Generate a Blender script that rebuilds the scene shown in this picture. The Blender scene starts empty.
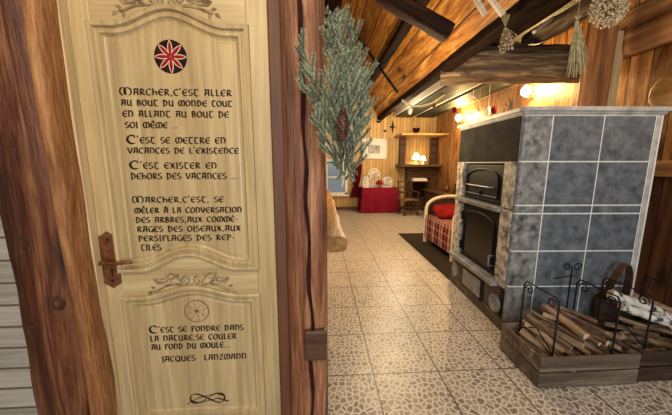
import bpy, math, random
from mathutils import Vector, Matrix, noise
C = bpy.context.scene
COL = C.collection
PI = math.pi
def RAD(a): return a*PI/180
# ------------------------------------------------------------------ camera
FP, H = 280.0, 1.5
PIT = math.atan(44.5/FP); YAW = math.atan(16/FP*math.cos(PIT))
cam = bpy.data.objects.new('camera', bpy.data.cameras.new('camera')); COL.objects.link(cam)
cam.data.sensor_width = 36; cam.data.lens = 36*FP/672
cam.data.clip_start = .05
cam.location = (0, 0, H); cam.rotation_euler = (PI/2-PIT, 0, -YAW)
C.camera = cam
# ------------------------------------------------------------------ world, lights, exposure
w = bpy.data.worlds.new('World'); C.world = w; w.use_nodes = True
w.node_tree.nodes['Background'].inputs[0].default_value = (.93, .95, 1, 1)
w.node_tree.nodes['Background'].inputs[1].default_value = .20
C.view_settings.view_transform = 'Standard'; C.view_settings.look = 'None'
C.view_settings.exposure = 0.5; C.view_settings.gamma = 1; C.view_settings.use_curve_mapping = False
def area(name, loc, target, size, e, col, sy=None):
    l = bpy.data.lights.new(name, 'AREA'); l.energy = e; l.color = col; l.size = size
    if sy: l.shape = 'RECTANGLE'; l.size_y = sy
    o = bpy.data.objects.new(name, l); COL.objects.link(o); o.location = loc
    o.rotation_euler = (Vector(target)-Vector(loc)).to_track_quat('-Z', 'Y').to_euler()
    return o
def point(name, loc, e, col, r=.1):
    l = bpy.data.lights.new(name, 'POINT'); l.energy = e; l.color = col; l.shadow_soft_size = r
    o = bpy.data.objects.new(name, l); COL.objects.link(o); o.location = loc
    return o
area('window_daylight', (.7, -2.0, 1.7), (.7, 2.6, .3), 1.6, 62, (.86, .94, 1), 1.4)
area('door_fill_light', (-.35, -.5, 2.75), (-.6, 1.3, 1.5), .6, 22, (1, .76, .42))  # added warm fill from above for the door, no fixture behind it
point('slope_fill_light', (1.05, 4.1, 1.95), 100, (1, .74, .42), .4)  # added fill that brightens the board slope; no lamp hangs here
point('back_room_fill_light', (2.0, 7.0, 2.3), 85, (1, .82, .56), .3)  # unseen fill added to light the far room
point('stove_corner_fill_light', (2.3, 1.25, 2.6), 26, (1, .78, .52), .25)  # unseen fill added to brighten the log and beams over the stove

# ------------------------------------------------------------------ helpers
RX = Matrix.Rotation
class MB:
    def __init__(s): s.v = []; s.f = []; s.m = []
    def add(s, vs, fs, mi=0, M=None):
        b = len(s.v)
        for p in vs:
            p = Vector(p); s.v.append(M @ p if M else p)
        for f in fs: s.f.append([b+i for i in f]); s.m.append(mi)
        return s
    def box(s, a, b, mi=0, M=None):
        x0, y0, z0 = a; x1, y1, z1 = b
        return s.add([(x0,y0,z0),(x1,y0,z0),(x1,y1,z0),(x0,y1,z0),(x0,y0,z1),(x1,y0,z1),(x1,y1,z1),(x0,y1,z1)],
              [(3,2,1,0),(4,5,6,7),(0,1,5,4),(1,2,6,5),(2,3,7,6),(3,0,4,7)], mi, M)
    def ring(s, rings, closed=True, caps=True, mi=0, capmi=None, M=None, loop=False):
        n = len(rings[0]); vs = [p for r in rings for p in r]; fs = []
        R = len(rings)
        for i in range(R if loop else R-1):
            for j in range(n if closed else n-1):
                k = (j+1) % n; i2 = (i+1) % R
                fs.append((i*n+j, i*n+k, i2*n+k, i2*n+j))
        s.add(vs, fs, mi, M)
        if caps and not loop:
            s.add(rings[0], [tuple(range(n-1, -1, -1))], mi if capmi is None else capmi, M)
            s.add(rings[-1], [tuple(range(n))], mi if capmi is None else capmi, M)
        return s
    def tube(s, pts, r, n=8, mi=0, capmi=None, M=None, loop=False, wob=0, seed=0):
        pts = [Vector(p) for p in pts]; N = len(pts); rings = []
        rr = r if isinstance(r, (list, tuple)) else [r]*N
        up = None
        for i, p in enumerate(pts):
            if loop: t = pts[(i+1) % N]-pts[i-1]
            else: t = pts[min(i+1, N-1)]-pts[max(i-1, 0)]
            t.normalize()
            if up is None: up = Vector((0,0,1)) if abs(t.z) < .9 else Vector((1,0,0))
            a = t.cross(up)
            if a.length < 1e-5: a = t.cross(Vector((0,1,0)))
            a.normalize(); b = a.cross(t).normalized(); up = b
            ring = []
            for j in range(n):
                th = 2*PI*j/n
                q = rr[i]*(1+(wob*noise.noise(Vector((math.cos(th)*1.3+seed, math.sin(th)*1.3, i*.6+seed))) if wob else 0))
                ring.append(p+(a*math.cos(th)+b*math.sin(th))*q)
            rings.append(ring)
        return s.ring(rings, True, True, mi, capmi, M, loop)
    def lathe(s, prof, n=20, mi=0, M=None, caps=True):
        rings = [[(r*math.cos(2*PI*j/n), r*math.sin(2*PI*j/n), z) for j in range(n)] for r, z in prof]
        return s.ring(rings, True, caps, mi, None, M)
    def prism(s, poly, y0, y1, mi=0, M=None):       # poly in x,z ; extruded along y
        n = len(poly)
        s.add([(x, y0, z) for x, z in poly], [tuple(range(n))], mi, M)
        s.add([(x, y1, z) for x, z in poly], [tuple(range(n-1, -1, -1))], mi, M)
        vs = [(x, y0, z) for x, z in poly]+[(x, y1, z) for x, z in poly]
        s.add(vs, [(i, i+n, (i+1) % n+n, (i+1) % n) for i in range(n)], mi, M)
        return s
    def build(s, name, mat, parent=None, origin=None, smooth=False, bevel=0, seg=2, auto=None, rot=None):
        me = bpy.data.meshes.new(name)
        o0 = Vector(origin) if origin is not None else Vector((0,0,0))
        me.from_pydata([tuple(p-o0) for p in s.v], [], s.f)
        for m in (mat if isinstance(mat, (list, tuple)) else [mat]): me.materials.append(m)
        for p, mi in zip(me.polygons, s.m):
            p.material_index = mi; p.use_smooth = smooth
        import bmesh
        bm = bmesh.new(); bm.from_mesh(me)
        bmesh.ops.remove_doubles(bm, verts=bm.verts, dist=1e-5)
        bmesh.ops.recalc_face_normals(bm, faces=bm.faces)
        bm.to_mesh(me); bm.free()
        if smooth:
            try: me.set_sharp_from_angle(angle=RAD(auto or 45))
            except Exception: pass
        o = bpy.data.objects.new(name, me); COL.objects.link(o); o.location = o0
        if rot: o.rotation_euler = rot
        if parent: o.parent = parent
        if bevel:
            b = o.modifiers.new('bevel', 'BEVEL'); b.width = bevel; b.segments = seg; b.limit_method = 'ANGLE'; b.angle_limit = RAD(40)
        return o
def tag(o, label=None, cat=None, group=None, kind=None):
    if label: o['label'] = label
    if cat: o['category'] = cat
    if group: o['group'] = group
    if kind: o['kind'] = kind
    return o
def thing(name, label, cat, loc=(0,0,0), rz=0, group=None):
    o = bpy.data.objects.new(name, None); COL.objects.link(o); o.location = loc; o.rotation_euler = (0,0,rz)
    o.empty_display_size = .05
    return tag(o, label, cat, group)
def struct(name, mb, mat, **k): return tag(mb.build(name, mat, **k), kind='structure')
def dup(o, parent=None):
    c = o.copy(); COL.objects.link(c)
    if parent: c.parent = parent
    for ch in list(o.children): dup(ch, c)
    return c
# pixel measurement of the photograph -> point on a known plane of the place
Fv = Vector((math.sin(YAW)*math.cos(PIT), math.cos(YAW)*math.cos(PIT), -math.sin(PIT)))
Rv = Vector((math.cos(YAW), -math.sin(YAW), 0)); Uv = Rv.cross(Fv); Cv = Vector((0,0,H))
def ray(x, y): return Fv+Rv*((x-336)/FP)+Uv*((207.5-y)/FP)
def aY(x, y, Y): d = ray(x, y); return Cv+d*(Y/d.y)
def aZ(x, y, Z=0): d = ray(x, y); return Cv+d*((Z-H)/d.z)
def aX(x, y, X): d = ray(x, y); return Cv+d*(X/d.x)
# ------------------------------------------------------------------ materials
def newmat(name, rough=.6, metal=0, spec=.4):
    m = bpy.data.materials.new(name); m.use_nodes = True; nt = m.node_tree
    b = nt.nodes['Principled BSDF']; b.inputs['Roughness'].default_value = rough; b.inputs['Metallic'].default_value = metal
    b.inputs['Specular IOR Level'].default_value = spec
    return m, nt, b
def N(nt, t, **k):
    n = nt.nodes.new(t)
    for a, v in k.items():
        if a.startswith('i_'):
            key = a[2:]; key = int(key) if key.isdigit() else key
            n.inputs[key].default_value = v
        else: setattr(n, a, v)
    return n
def math_(nt, op, a, b=None, c=None):
    n = N(nt, 'ShaderNodeMath', operation=op)
    for i, v in enumerate((a, b, c)):
        if v is None: continue
        if isinstance(v, (int, float)): n.inputs[i].default_value = v
        else: nt.links.new(v, n.inputs[i])
    return n.outputs[0]
def mix(nt, fac, a, b, mode='MIX'):
    n = N(nt, 'ShaderNodeMix', data_type='RGBA', blend_type=mode)
    for s_, v in ((n.inputs[0], fac), (n.inputs[6], a), (n.inputs[7], b)):
        if isinstance(v, (int, float)): s_.default_value = v
        elif isinstance(v, tuple): s_.default_value = v if len(v) == 4 else v+(1,)
        else: nt.links.new(v, s_)
    return n.outputs[2]
def ramp(nt, fac, stops):
    n = N(nt, 'ShaderNodeValToRGB'); e = n.color_ramp.elements
    while len(e) < len(stops): e.new(.5)
    for el, (p, c) in zip(e, stops):
        el.position = p; el.color = c if len(c) == 4 else c+(1,)
    nt.links.new(fac, n.inputs[0]); return n.outputs[0]
def bump(nt, b, h, st=.3, d=.01):
    n = N(nt, 'ShaderNodeBump'); n.inputs['Strength'].default_value = st; n.inputs['Distance'].default_value = d
    nt.links.new(h, n.inputs['Height']); nt.links.new(n.outputs[0], b.inputs['Normal'])
def wood(name, dark, mid, light, grain='Z', sc=7, stretch=.07, plank=None, seam=(.02,.012,.006), rough=.55, knots=0, bmp=.35, spec=.3, var=.35, fine=.35):
    m, nt, b = newmat(name, rough, 0, spec); L = nt.links
    tc = N(nt, 'ShaderNodeTexCoord')
    vec = tc.outputs['Object']
    seamf = None; pv = None
    if plank:
        ax, wd = plank
        sp = N(nt, 'ShaderNodeSeparateXYZ'); L.new(vec, sp.inputs[0])
        u = math_(nt, 'DIVIDE', sp.outputs['XYZ'.index(ax)], wd)
        fl = math_(nt, 'FLOOR', u); fr = math_(nt, 'FRACT', u)
        wn = N(nt, 'ShaderNodeTexWhiteNoise', noise_dimensions='1D'); L.new(fl, wn.inputs['W']); pv = wn.outputs['Value']
        e = math_(nt, 'ABSOLUTE', math_(nt, 'SUBTRACT', fr, .5))
        seamf = math_(nt, 'GREATER_THAN', e, .5-.006/wd/1.0)
        off = N(nt, 'ShaderNodeVectorMath', operation='SCALE'); L.new(wn.outputs['Color'], off.inputs[0]); off.inputs[3].default_value = 9
        ad = N(nt, 'ShaderNodeVectorMath', operation='ADD'); L.new(vec, ad.inputs[0]); L.new(off.outputs[0], ad.inputs[1]); vec = ad.outputs[0]
    mp = N(nt, 'ShaderNodeMapping'); s3 = [1,1,1]; s3['XYZ'.index(grain)] = stretch; mp.inputs['Scale'].default_value = s3; L.new(vec, mp.inputs[0])
    n1 = N(nt, 'ShaderNodeTexNoise', i_Scale=sc, i_Detail=8., i_Roughness=.62, i_Distortion=1.1); L.new(mp.outputs[0], n1.inputs['Vector'])
    n2 = N(nt, 'ShaderNodeTexNoise', i_Scale=sc*9, i_Detail=4., i_Roughness=.6); L.new(mp.outputs[0], n2.inputs['Vector'])
    col = ramp(nt, n1.outputs[0], [(.3, dark), (.5, mid), (.7, light)])
    col = mix(nt, fine, col, ramp(nt, n2.outputs[0], [(.35, (.30,.27,.24)), (.62, (1,1,1))]), 'MULTIPLY')
    if knots:
        vo = N(nt, 'ShaderNodeTexVoronoi', i_Scale=knots); mp2 = N(nt, 'ShaderNodeMapping'); s4 = [1,1,1]; s4['XYZ'.index(grain)] = .45
        mp2.inputs['Scale'].default_value = s4; L.new(vec, mp2.inputs[0]); L.new(mp2.outputs[0], vo.inputs['Vector'])
        kf = ramp(nt, vo.outputs['Distance'], [(.05, (1,1,1)), (.16, (0,0,0))])
        col = mix(nt, kf, col, tuple(c*.35 for c in dark))
    if pv is not None:
        vv = math_(nt, 'MULTIPLY_ADD', pv, var*2, 1-var)
        cb = N(nt, 'ShaderNodeCombineColor')
        for i in range(3): L.new(vv, cb.inputs[i])
        col = mix(nt, 1., col, cb.outputs[0], 'MULTIPLY')
        col = mix(nt, seamf, col, seam)
    L.new(col, b.inputs['Base Color'])
    hh = math_(nt, 'ADD', n1.outputs[0], math_(nt, 'MULTIPLY', n2.outputs[0], .5))
    if seamf is not None: hh = math_(nt, 'SUBTRACT', hh, seamf)
    bump(nt, b, hh, bmp, .012)
    return m
def speckle(name, c0, c1, sc=12, rough=.6, metal=0, bmp=.2, detail=6, spec=.4, lo=.35, hi=.65):
    m, nt, b = newmat(name, rough, metal, spec); tc = N(nt, 'ShaderNodeTexCoord')
    n1 = N(nt, 'ShaderNodeTexNoise', i_Scale=sc, i_Detail=float(detail), i_Roughness=.65); nt.links.new(tc.outputs['Object'], n1.inputs['Vector'])
    nt.links.new(ramp(nt, n1.outputs[0], [(lo, c0), (hi, c1)]), b.inputs['Base Color'])
    if bmp: bump(nt, b, n1.outputs[0], bmp, .01)
    return m
def emis(name, c, e):
    m, nt, b = newmat(name); b.inputs['Base Color'].default_value = c+(1,); b.inputs['Emission Color'].default_value = c+(1,); b.inputs['Emission Strength'].default_value = e
    return m
def floor_mat():
    m, nt, b = newmat('pebble_floor_tiles', .3, 0, .45); L = nt.links
    tc = N(nt, 'ShaderNodeTexCoord'); sp = N(nt, 'ShaderNodeSeparateXYZ'); L.new(tc.outputs['Object'], sp.inputs[0])
    T = .475
    def edge(o, off):
        u = math_(nt, 'DIVIDE', math_(nt, 'SUBTRACT', o, off), T)
        return math_(nt, 'ABSOLUTE', math_(nt, 'SUBTRACT', math_(nt, 'FRACT', u), .5)), math_(nt, 'FLOOR', u)
    ex, fx = edge(sp.outputs[0], .37); ey, fy = edge(sp.outputs[1], 1.784)
    line = math_(nt, 'GREATER_THAN', math_(nt, 'MAXIMUM', ex, ey), .5-.0095)
    cv = N(nt, 'ShaderNodeCombineXYZ'); L.new(fx, cv.inputs[0]); L.new(fy, cv.inputs[1])
    wn = N(nt, 'ShaderNodeTexWhiteNoise'); L.new(cv.outputs[0], wn.inputs['Vector'])
    sc = N(nt, 'ShaderNodeVectorMath', operation='SCALE'); L.new(wn.outputs['Color'], sc.inputs[0]); sc.inputs[3].default_value = 7
    ad = N(nt, 'ShaderNodeVectorMath', operation='ADD'); L.new(tc.outputs['Object'], ad.inputs[0]); L.new(sc.outputs[0], ad.inputs[1])
    nd = N(nt, 'ShaderNodeTexNoise', i_Scale=25.); L.new(ad.outputs[0], nd.inputs['Vector'])
    ad2 = N(nt, 'ShaderNodeVectorMath', operation='MULTIPLY_ADD'); L.new(nd.outputs['Color'], ad2.inputs[0]); ad2.inputs[1].default_value = (.016,.016,0); L.new(ad.outputs[0], ad2.inputs[2])
    v1 = N(nt, 'ShaderNodeTexVoronoi', feature='DISTANCE_TO_EDGE', i_Scale=25.); v1.voronoi_dimensions = '2D'; L.new(ad2.outputs[0], v1.inputs['Vector'])
    v2 = N(nt, 'ShaderNodeTexVoronoi', feature='F1', i_Scale=25.); v2.voronoi_dimensions = '2D'; L.new(ad2.outputs[0], v2.inputs['Vector'])
    sr = N(nt, 'ShaderNodeSeparateColor'); L.new(v2.outputs['Color'], sr.inputs[0])
    peb = ramp(nt, sr.outputs[0], [(0, (.19,.14,.10)), (.5, (.30,.235,.175)), (1, (.42,.345,.27))])
    n3 = N(nt, 'ShaderNodeTexNoise', i_Scale=60., i_Detail=4.); L.new(tc.outputs['Object'], n3.inputs['Vector'])
    peb = mix(nt, .5, peb, ramp(nt, n3.outputs[0], [(.3, (.6,.6,.6)), (.7, (1.1,1.1,1.1))]), 'MULTIPLY')
    pm = ramp(nt, v1.outputs['Distance'], [(.04, (0,0,0)), (.20, (1,1,1))])
    col = mix(nt, pm, (.62,.54,.45), peb)
    col = mix(nt, line, col, (.055,.038,.026))
    L.new(col, b.inputs['Base Color'])
    n4 = N(nt, 'ShaderNodeTexNoise', i_Scale=6., i_Detail=5.); L.new(tc.outputs['Object'], n4.inputs['Vector'])
    L.new(math_(nt, 'MULTIPLY_ADD', n4.outputs[0], .3, .20), b.inputs['Roughness'])
    bump(nt, b, math_(nt, 'SUBTRACT', pm, math_(nt, 'MULTIPLY', line, 1.5)), .12, .004)
    return m
def check_mat():
    m, nt, b = newmat('red_white_check_fabric', .9, 0, .1); L = nt.links
    tc = N(nt, 'ShaderNodeTexCoord'); sp = N(nt, 'ShaderNodeSeparateXYZ'); L.new(tc.outputs['Object'], sp.inputs[0])
    def st(o, wd, t): return math_(nt, 'GREATER_THAN', math_(nt, 'FRACT', math_(nt, 'DIVIDE', o, wd)), t)
    sx = st(math_(nt, 'ADD', sp.outputs[0], sp.outputs[1]), .115, .66); sz = st(sp.outputs[2], .13, .75)
    f = math_(nt, 'MULTIPLY', math_(nt, 'ADD', math_(nt, 'MULTIPLY', sx, .7), math_(nt, 'MULTIPLY', sz, .35)), 1.)
    L.new(mix(nt, f, (.15,.008,.012), (.42,.32,.27)), b.inputs['Base Color'])
    return m
M = {}
M['post_warm'] = wood('reddish_post_wood', (.045,.014,.007), (.24,.088,.040), (.52,.26,.13), 'Z', 10, .07, rough=.45, knots=2., bmp=1., fine=.7)
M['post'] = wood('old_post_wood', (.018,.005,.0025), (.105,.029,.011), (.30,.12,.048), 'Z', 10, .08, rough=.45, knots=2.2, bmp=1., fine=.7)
M['post_edge'] = wood('waney_edge_wood', (.12,.04,.014), (.36,.15,.055), (.54,.29,.12), 'Z', 9, .12, rough=.5, knots=2.5, bmp=.9, fine=.6)
M['door'] = wood('door_pine', (.35,.24,.11), (.47,.34,.17), (.55,.425,.235), 'Z', 6, .05, rough=.38, bmp=.08, spec=.45)
M['door_rail'] = wood('door_pine_rail', (.35,.24,.11), (.47,.34,.17), (.55,.425,.235), 'X', 6, .05, rough=.38, bmp=.08, spec=.45)
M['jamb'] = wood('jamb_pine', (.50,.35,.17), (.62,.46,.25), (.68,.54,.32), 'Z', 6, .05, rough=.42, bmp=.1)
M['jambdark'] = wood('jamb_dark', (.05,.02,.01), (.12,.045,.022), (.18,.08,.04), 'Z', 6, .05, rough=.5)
M['palewall'] = wood('whitewashed_planks', (.30,.25,.20), (.44,.395,.335), (.53,.48,.42), 'X', 6, .06, ('Z', .115), (.14,.10,.07), .6, 3.2, .15, var=.1)
M['farwall'] = wood('pine_panelling', (.40,.22,.07), (.56,.35,.12), (.66,.46,.19), 'Z', 5, .05, ('X', .105), (.20,.09,.025), .55, 2., .1, var=.13)
M['rightwall'] = wood('honey_wall_boards', (.11,.032,.008), (.40,.165,.042), (.60,.32,.11), 'Z', 8, .14, ('Y', .24), (.03,.012,.005), .5, 2.2, .4, var=.25, fine=.55)
M['slope'] = wood('orange_roof_boards', (.09,.020,.004), (.50,.20,.036), (.82,.47,.14), 'Y', 10, .10, ('X', .21), (.07,.025,.008), .5, 1.9, .7, var=.3, fine=.6)
M['dark'] = wood('dark_oak', (.005,.0025,.0015), (.018,.008,.004), (.05,.022,.011), 'Z', 8, .08, rough=.85, bmp=.7, spec=.1)
M['darkred'] = wood('dark_red_oak', (.008,.003,.0015), (.034,.012,.006), (.10,.038,.017), 'Z', 9, .1, rough=.7, bmp=.8, spec=.15)
M['log'] = wood('grey_brown_hewn_log', (.014,.008,.005), (.13,.082,.050), (.42,.30,.19), 'Z', 12, .10, rough=.65, knots=1.6, bmp=1.0)
M['shade_boards'] = wood('shade_dark_wall_boards', (.03,.010,.004), (.085,.032,.012), (.15,.065,.028), 'Z', 6, .08, ('Y', .2), (.008,.003,.002), .5, 2., .4)  # dark tone stands in for the shade low on the right wall
M['beam'] = wood('red_brown_beam', (.09,.030,.010), (.33,.14,.050), (.55,.29,.12), 'Z', 6, .07, rough=.55, knots=1.5, bmp=.5)
M['ceil'] = wood('green_black_ceiling', (.020,.020,.012), (.045,.047,.028), (.075,.075,.045), 'Y', 5, .06, ('X', .25), (.01,.01,.006), .6, 0, .3)
M['batten'] = wood('cream_batten', (.55,.46,.33), (.68,.60,.47), (.76,.70,.58), 'Y', 6, .05, rough=.5, bmp=.1)
M['rail'] = wood('golden_rail_wood', (.22,.09,.025), (.48,.25,.08), (.62,.38,.15), 'Y', 8, .12, rough=.4, knots=3, bmp=.8)
M['ledge'] = wood('golden_ledge_wood', (.12,.035,.008), (.46,.22,.06), (.66,.40,.14), 'Z', 10, .2, rough=.4, knots=5, bmp=1., fine=.6)
M['floor'] = floor_mat()
M['red'] = speckle('crimson_cloth', (.15,.003,.014), (.22,.006,.024), 20, .85, bmp=.1, spec=.15)
M['curtain'] = speckle('dark_red_curtain', (.10,.004,.010), (.17,.008,.016), 20, .9, bmp=.1, spec=.1)
M['check'] = check_mat()
M['redcush'] = speckle('red_cushion_cloth', (.16,.005,.006), (.24,.012,.010), 16, .9, bmp=.1, spec=.1)
M['white'] = speckle('white_paint', (.70,.68,.62), (.80,.78,.73), 10, .5, bmp=0)
M['cream'] = speckle('cream_paint', (.62,.52,.38), (.72,.63,.48), 10, .5, bmp=0)
M['black'] = speckle('black_iron', (.006,.006,.007), (.018,.018,.02), 30, .5, .6, .25)
M['iron'] = speckle('stove_iron', (.006,.006,.0065), (.018,.017,.017), 20, .55, .2, .15, spec=.2)
M['copper'] = speckle('rusty_copper', (.13,.045,.018), (.30,.13,.055), 35, .45, .7, .3)
M['soot'] = speckle('sooty_stone', (.016,.014,.012), (.06,.052,.045), 6, .85, 0, .15, lo=.3, hi=.75, spec=.08)
M['slate'] = speckle('grey_slate_tile', (.045,.053,.063), (.20,.218,.242), 11, .26, 0, .5, 15, .5, .30, .72)
M['slate_worn'] = speckle('worn_slate_tile', (.05,.052,.055), (.38,.37,.36), 14, .36, 0, .5, 15, .4, .34, .72)
M['grout'] = speckle('pale_grout', (.70,.67,.62), (.82,.80,.75), 20, .8, bmp=.1)
M['marble'] = speckle('weathered_pale_stone', (.07,.05,.035), (.62,.56,.49), 16, .6, 0, 1., 10, .4, .36, .62)
M['sill'] = speckle('grey_soapstone', (.12,.125,.13), (.30,.30,.30), 9, .35, 0, .2, 8)
M['cornice'] = speckle('grey_cornice_stone', (.28,.27,.25), (.56,.54,.50), 8, .4, 0, .15, 8)
M['base'] = speckle('brown_plinth_stone', (.035,.022,.016), (.11,.07,.05), 7, .5, 0, .2)
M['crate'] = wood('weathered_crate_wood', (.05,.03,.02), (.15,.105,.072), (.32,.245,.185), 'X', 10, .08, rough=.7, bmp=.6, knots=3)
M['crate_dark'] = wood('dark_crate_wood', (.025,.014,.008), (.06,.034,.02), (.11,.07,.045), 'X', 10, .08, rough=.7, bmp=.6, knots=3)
M['bark'] = wood('firewood_bark', (.035,.016,.008), (.17,.09,.05), (.42,.28,.18), 'Z', 14, .2, rough=.85, bmp=1.)
M['bark2'] = wood('pale_split_wood', (.16,.08,.04), (.38,.24,.13), (.58,.42,.27), 'Z', 14, .12, rough=.8, bmp=.6)
M['cut'] = speckle('sawn_end_grain', (.50,.34,.19), (.76,.60,.42), 40, .8, bmp=.3)
M['birch'] = speckle('birch_bark', (.03,.025,.022), (.66,.62,.56), 14, .6, 0, .3, 5, .4, .42, .50)
M['needle'] = speckle('fir_needles', (.05,.075,.045), (.15,.19,.12), 14, .6, 0, 0, 4, .3)
M['needle_tip'] = speckle('fir_needle_tips', (.22,.27,.17), (.47,.52,.37), 14, .6, 0, 0, 4, .3)
M['twig'] = speckle('fir_twig', (.07,.045,.025), (.16,.10,.06), 30, .8)
M['cone'] = speckle('pine_cone_scale', (.05,.018,.012), (.17,.065,.045), 40, .6)
M['ink'] = speckle('black_ink', (.018,.010,.007), (.06,.032,.02), 30, .6, bmp=0, spec=.08)
M['carve'] = speckle('carved_pine', (.13,.08,.035), (.40,.28,.14), 25, .45, bmp=.1)
M['burnt'] = speckle('burnt_line', (.10,.055,.03), (.20,.12,.07), 20, .7, bmp=0)
M['ros_red'] = speckle('rosette_red', (.20,.005,.007), (.30,.012,.014), 20, .85, bmp=0, spec=.08)
M['ros_black'] = speckle('rosette_black', (.012,.004,.004), (.035,.01,.008), 20, .85, bmp=0, spec=.08)
M['ros_pale'] = speckle('rosette_pale', (.62,.48,.34), (.72,.58,.42), 20, .5, bmp=0)
M['straw'] = speckle('dry_straw', (.20,.13,.06), (.46,.36,.20), 25, .9, bmp=0)
M['greygreen'] = speckle('dry_grass', (.26,.22,.11), (.56,.50,.32), 25, .9, bmp=0)
M['dryflower'] = speckle('dry_flower', (.36,.26,.14), (.80,.70,.52), 45, .9, bmp=0)
M['string'] = speckle('pale_string', (.42,.36,.26), (.56,.50,.38), 20, .9, bmp=0)
M['rug'] = speckle('dark_brown_rug', (.016,.010,.008), (.055,.035,.024), 60, .95, bmp=.5, spec=.1)
M['chair'] = wood('dark_chair_wood', (.02,.009,.005), (.06,.028,.014), (.12,.06,.03), 'Z', 8, .1, rough=.4)
M['hearth'] = wood('dark_walnut', (.03,.012,.006), (.075,.034,.017), (.14,.07,.035), 'X', 6, .08, rough=.45, bmp=.3)
M['shade'] = emis('lit_lamp_shade', (1,.86,.60), 1.1)
M['bulb'] = emis('glowing_bulb', (1,.78,.42), 18)
M['paper'] = speckle('print_paper', (.66,.62,.54), (.76,.73,.66), 6, .6, bmp=0)
M['print'] = speckle('faint_print', (.12,.10,.09), (.55,.50,.43), 12, .6, bmp=0)
M['frosted'] = speckle('white_filigree', (.78,.76,.74), (.90,.89,.88), 40, .5, bmp=0)
M['outside'] = emis('bright_outdoor_view', (.62,.78,.86), .9)
mg, nt, b = newmat('window_glass', .05); b.inputs['Transmission Weight'].default_value = 1; b.inputs['IOR'].default_value = 1.1; M['glass'] = mg
mg, nt, b = newmat('stove_glass', .08, 0, .6); b.inputs['Base Color'].default_value = (.008,.006,.005,1); b.inputs['Specular IOR Level'].default_value = .25; M['stoveglass'] = mg

# ------------------------------------------------------------------ SETTING
XR, YF = 3.70, 8.95
mb = MB(); mb.box((-4, -3, -.1), (XR+.1, YF+.2, 0)); struct('floor', mb, M['floor'])
# far wall with a window opening
wx0, wx1, wz0, wz1 = -.45, .86, .50, 1.62
mb = MB()
mb.box((-4, YF, 0), (wx0, YF+.12, 5.2)); mb.box((wx1, YF, 0), (XR+.1, YF+.12, 5.2))
mb.box((wx0, YF, 0), (wx1, YF+.12, wz0)); mb.box((wx0, YF, wz1), (wx1, YF+.12, 5.2))
struct('wall_back', mb, M['farwall'])
mb = MB(); mb.box((-4, YF-.03, 0), (XR, YF, .10)); struct('baseboard_back', mb, M['jambdark'])
mb = MB(); mb.box((XR, -3, 0), (XR+.12, YF+.12, 3.6)); struct('wall_right', mb, M['rightwall'])
# window
win = thing('window_1', None, None, (wx0, YF, wz0)); tag(win, kind='structure')
ww, wh = wx1-wx0, wz1-wz0
mb = MB(); 
for a, b_ in (((0,-.05,0),(.07,.08,wh)), ((ww-.07,-.05,0),(ww,.08,wh)), ((0,-.05,0),(ww,.08,.07)), ((0,-.05,wh-.07),(ww,.08,wh)), ((ww/2-.035,-.04,0),(ww/2+.035,.07,wh)), ((0,-.03,wh*.5-.02),(ww,.06,wh*.5+.02))): mb.box(a, b_)
mb.build('window_frame', M['white'], win, bevel=.005)
mb = MB(); mb.box((.05, .0, .05), (ww-.05, .008, wh-.05)); mb.build('pane', M['glass'], win)
mb = MB(); mb.box((-.06, -.12, -.05), (ww+.06, .03, -.005)); mb.build('window_sill', M['cream'], win, bevel=.005)
# left side of the entrance: pale plank wall; door wall
DY = 1.28
mb = MB(); mb.box((-4, DY+.10, 0), (-1.20, DY+.2, 3.6)); struct('wall_left', mb, M['palewall'])
mb = MB(); mb.box((-1.22, DY+.13, 2.36), (-.12, DY+.2, 3.6)); struct('wall_front', mb, M['palewall'])
# partition running back from the door post
mb = MB(); mb.box((-.14, DY+.2, 0), (.0, 5.5, .86)); struct('wall_partition', mb, M['palewall'])
mb = MB(); mb.box((-4, -3, 0), (-3.9, YF, 5.2)); struct('wall_far_left', mb, M['palewall'])
# sloped board roof on the left of the eave plate: z = 2.95 + 1.4*(1.70-X)
def zs(X): return 2.97+1.4*(1.80-X)
A = Vector((1.70, 0, 2.97)); dS = Vector((-1, 0, 1.4)).normalized(); nS = Vector((1.4, 0, 1)).normalized()
mb = MB()
def slab(X0, X1, Y0, Y1, t0, t1):
    P = []
    for t in (t0, t1):
        for (X, Y) in ((X0,Y0),(X1,Y0),(X1,Y1),(X0,Y1)):
            P.append(Vector((X, Y, zs(X)))+nS*t)
    mb.add(P, [(3,2,1,0),(4,5,6,7),(0,1,5,4),(1,2,6,5),(2,3,7,6),(3,0,4,7)])
slab(1.82, -1.2, 1.6, YF+.1, 0, .05)
struct('ceiling_slope', mb, M['slope'])
mb = MB(); mb.box((1.75, 4.8, 3.06), (XR+.1, YF+.1, 3.12)); mb.box((1.75, 1.4, 3.46), (XR+.1, 4.8, 3.52)); mb.box((1.75, 4.78, 3.06), (XR+.1, 4.82, 3.52)); struct('ceiling', mb, M['ceil'])
mb = MB(); mb.box((-4, 1.6, 5.2), (.3, YF+.1, 5.26)); struct('ceiling_ridge', mb, M['dark'])

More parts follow.
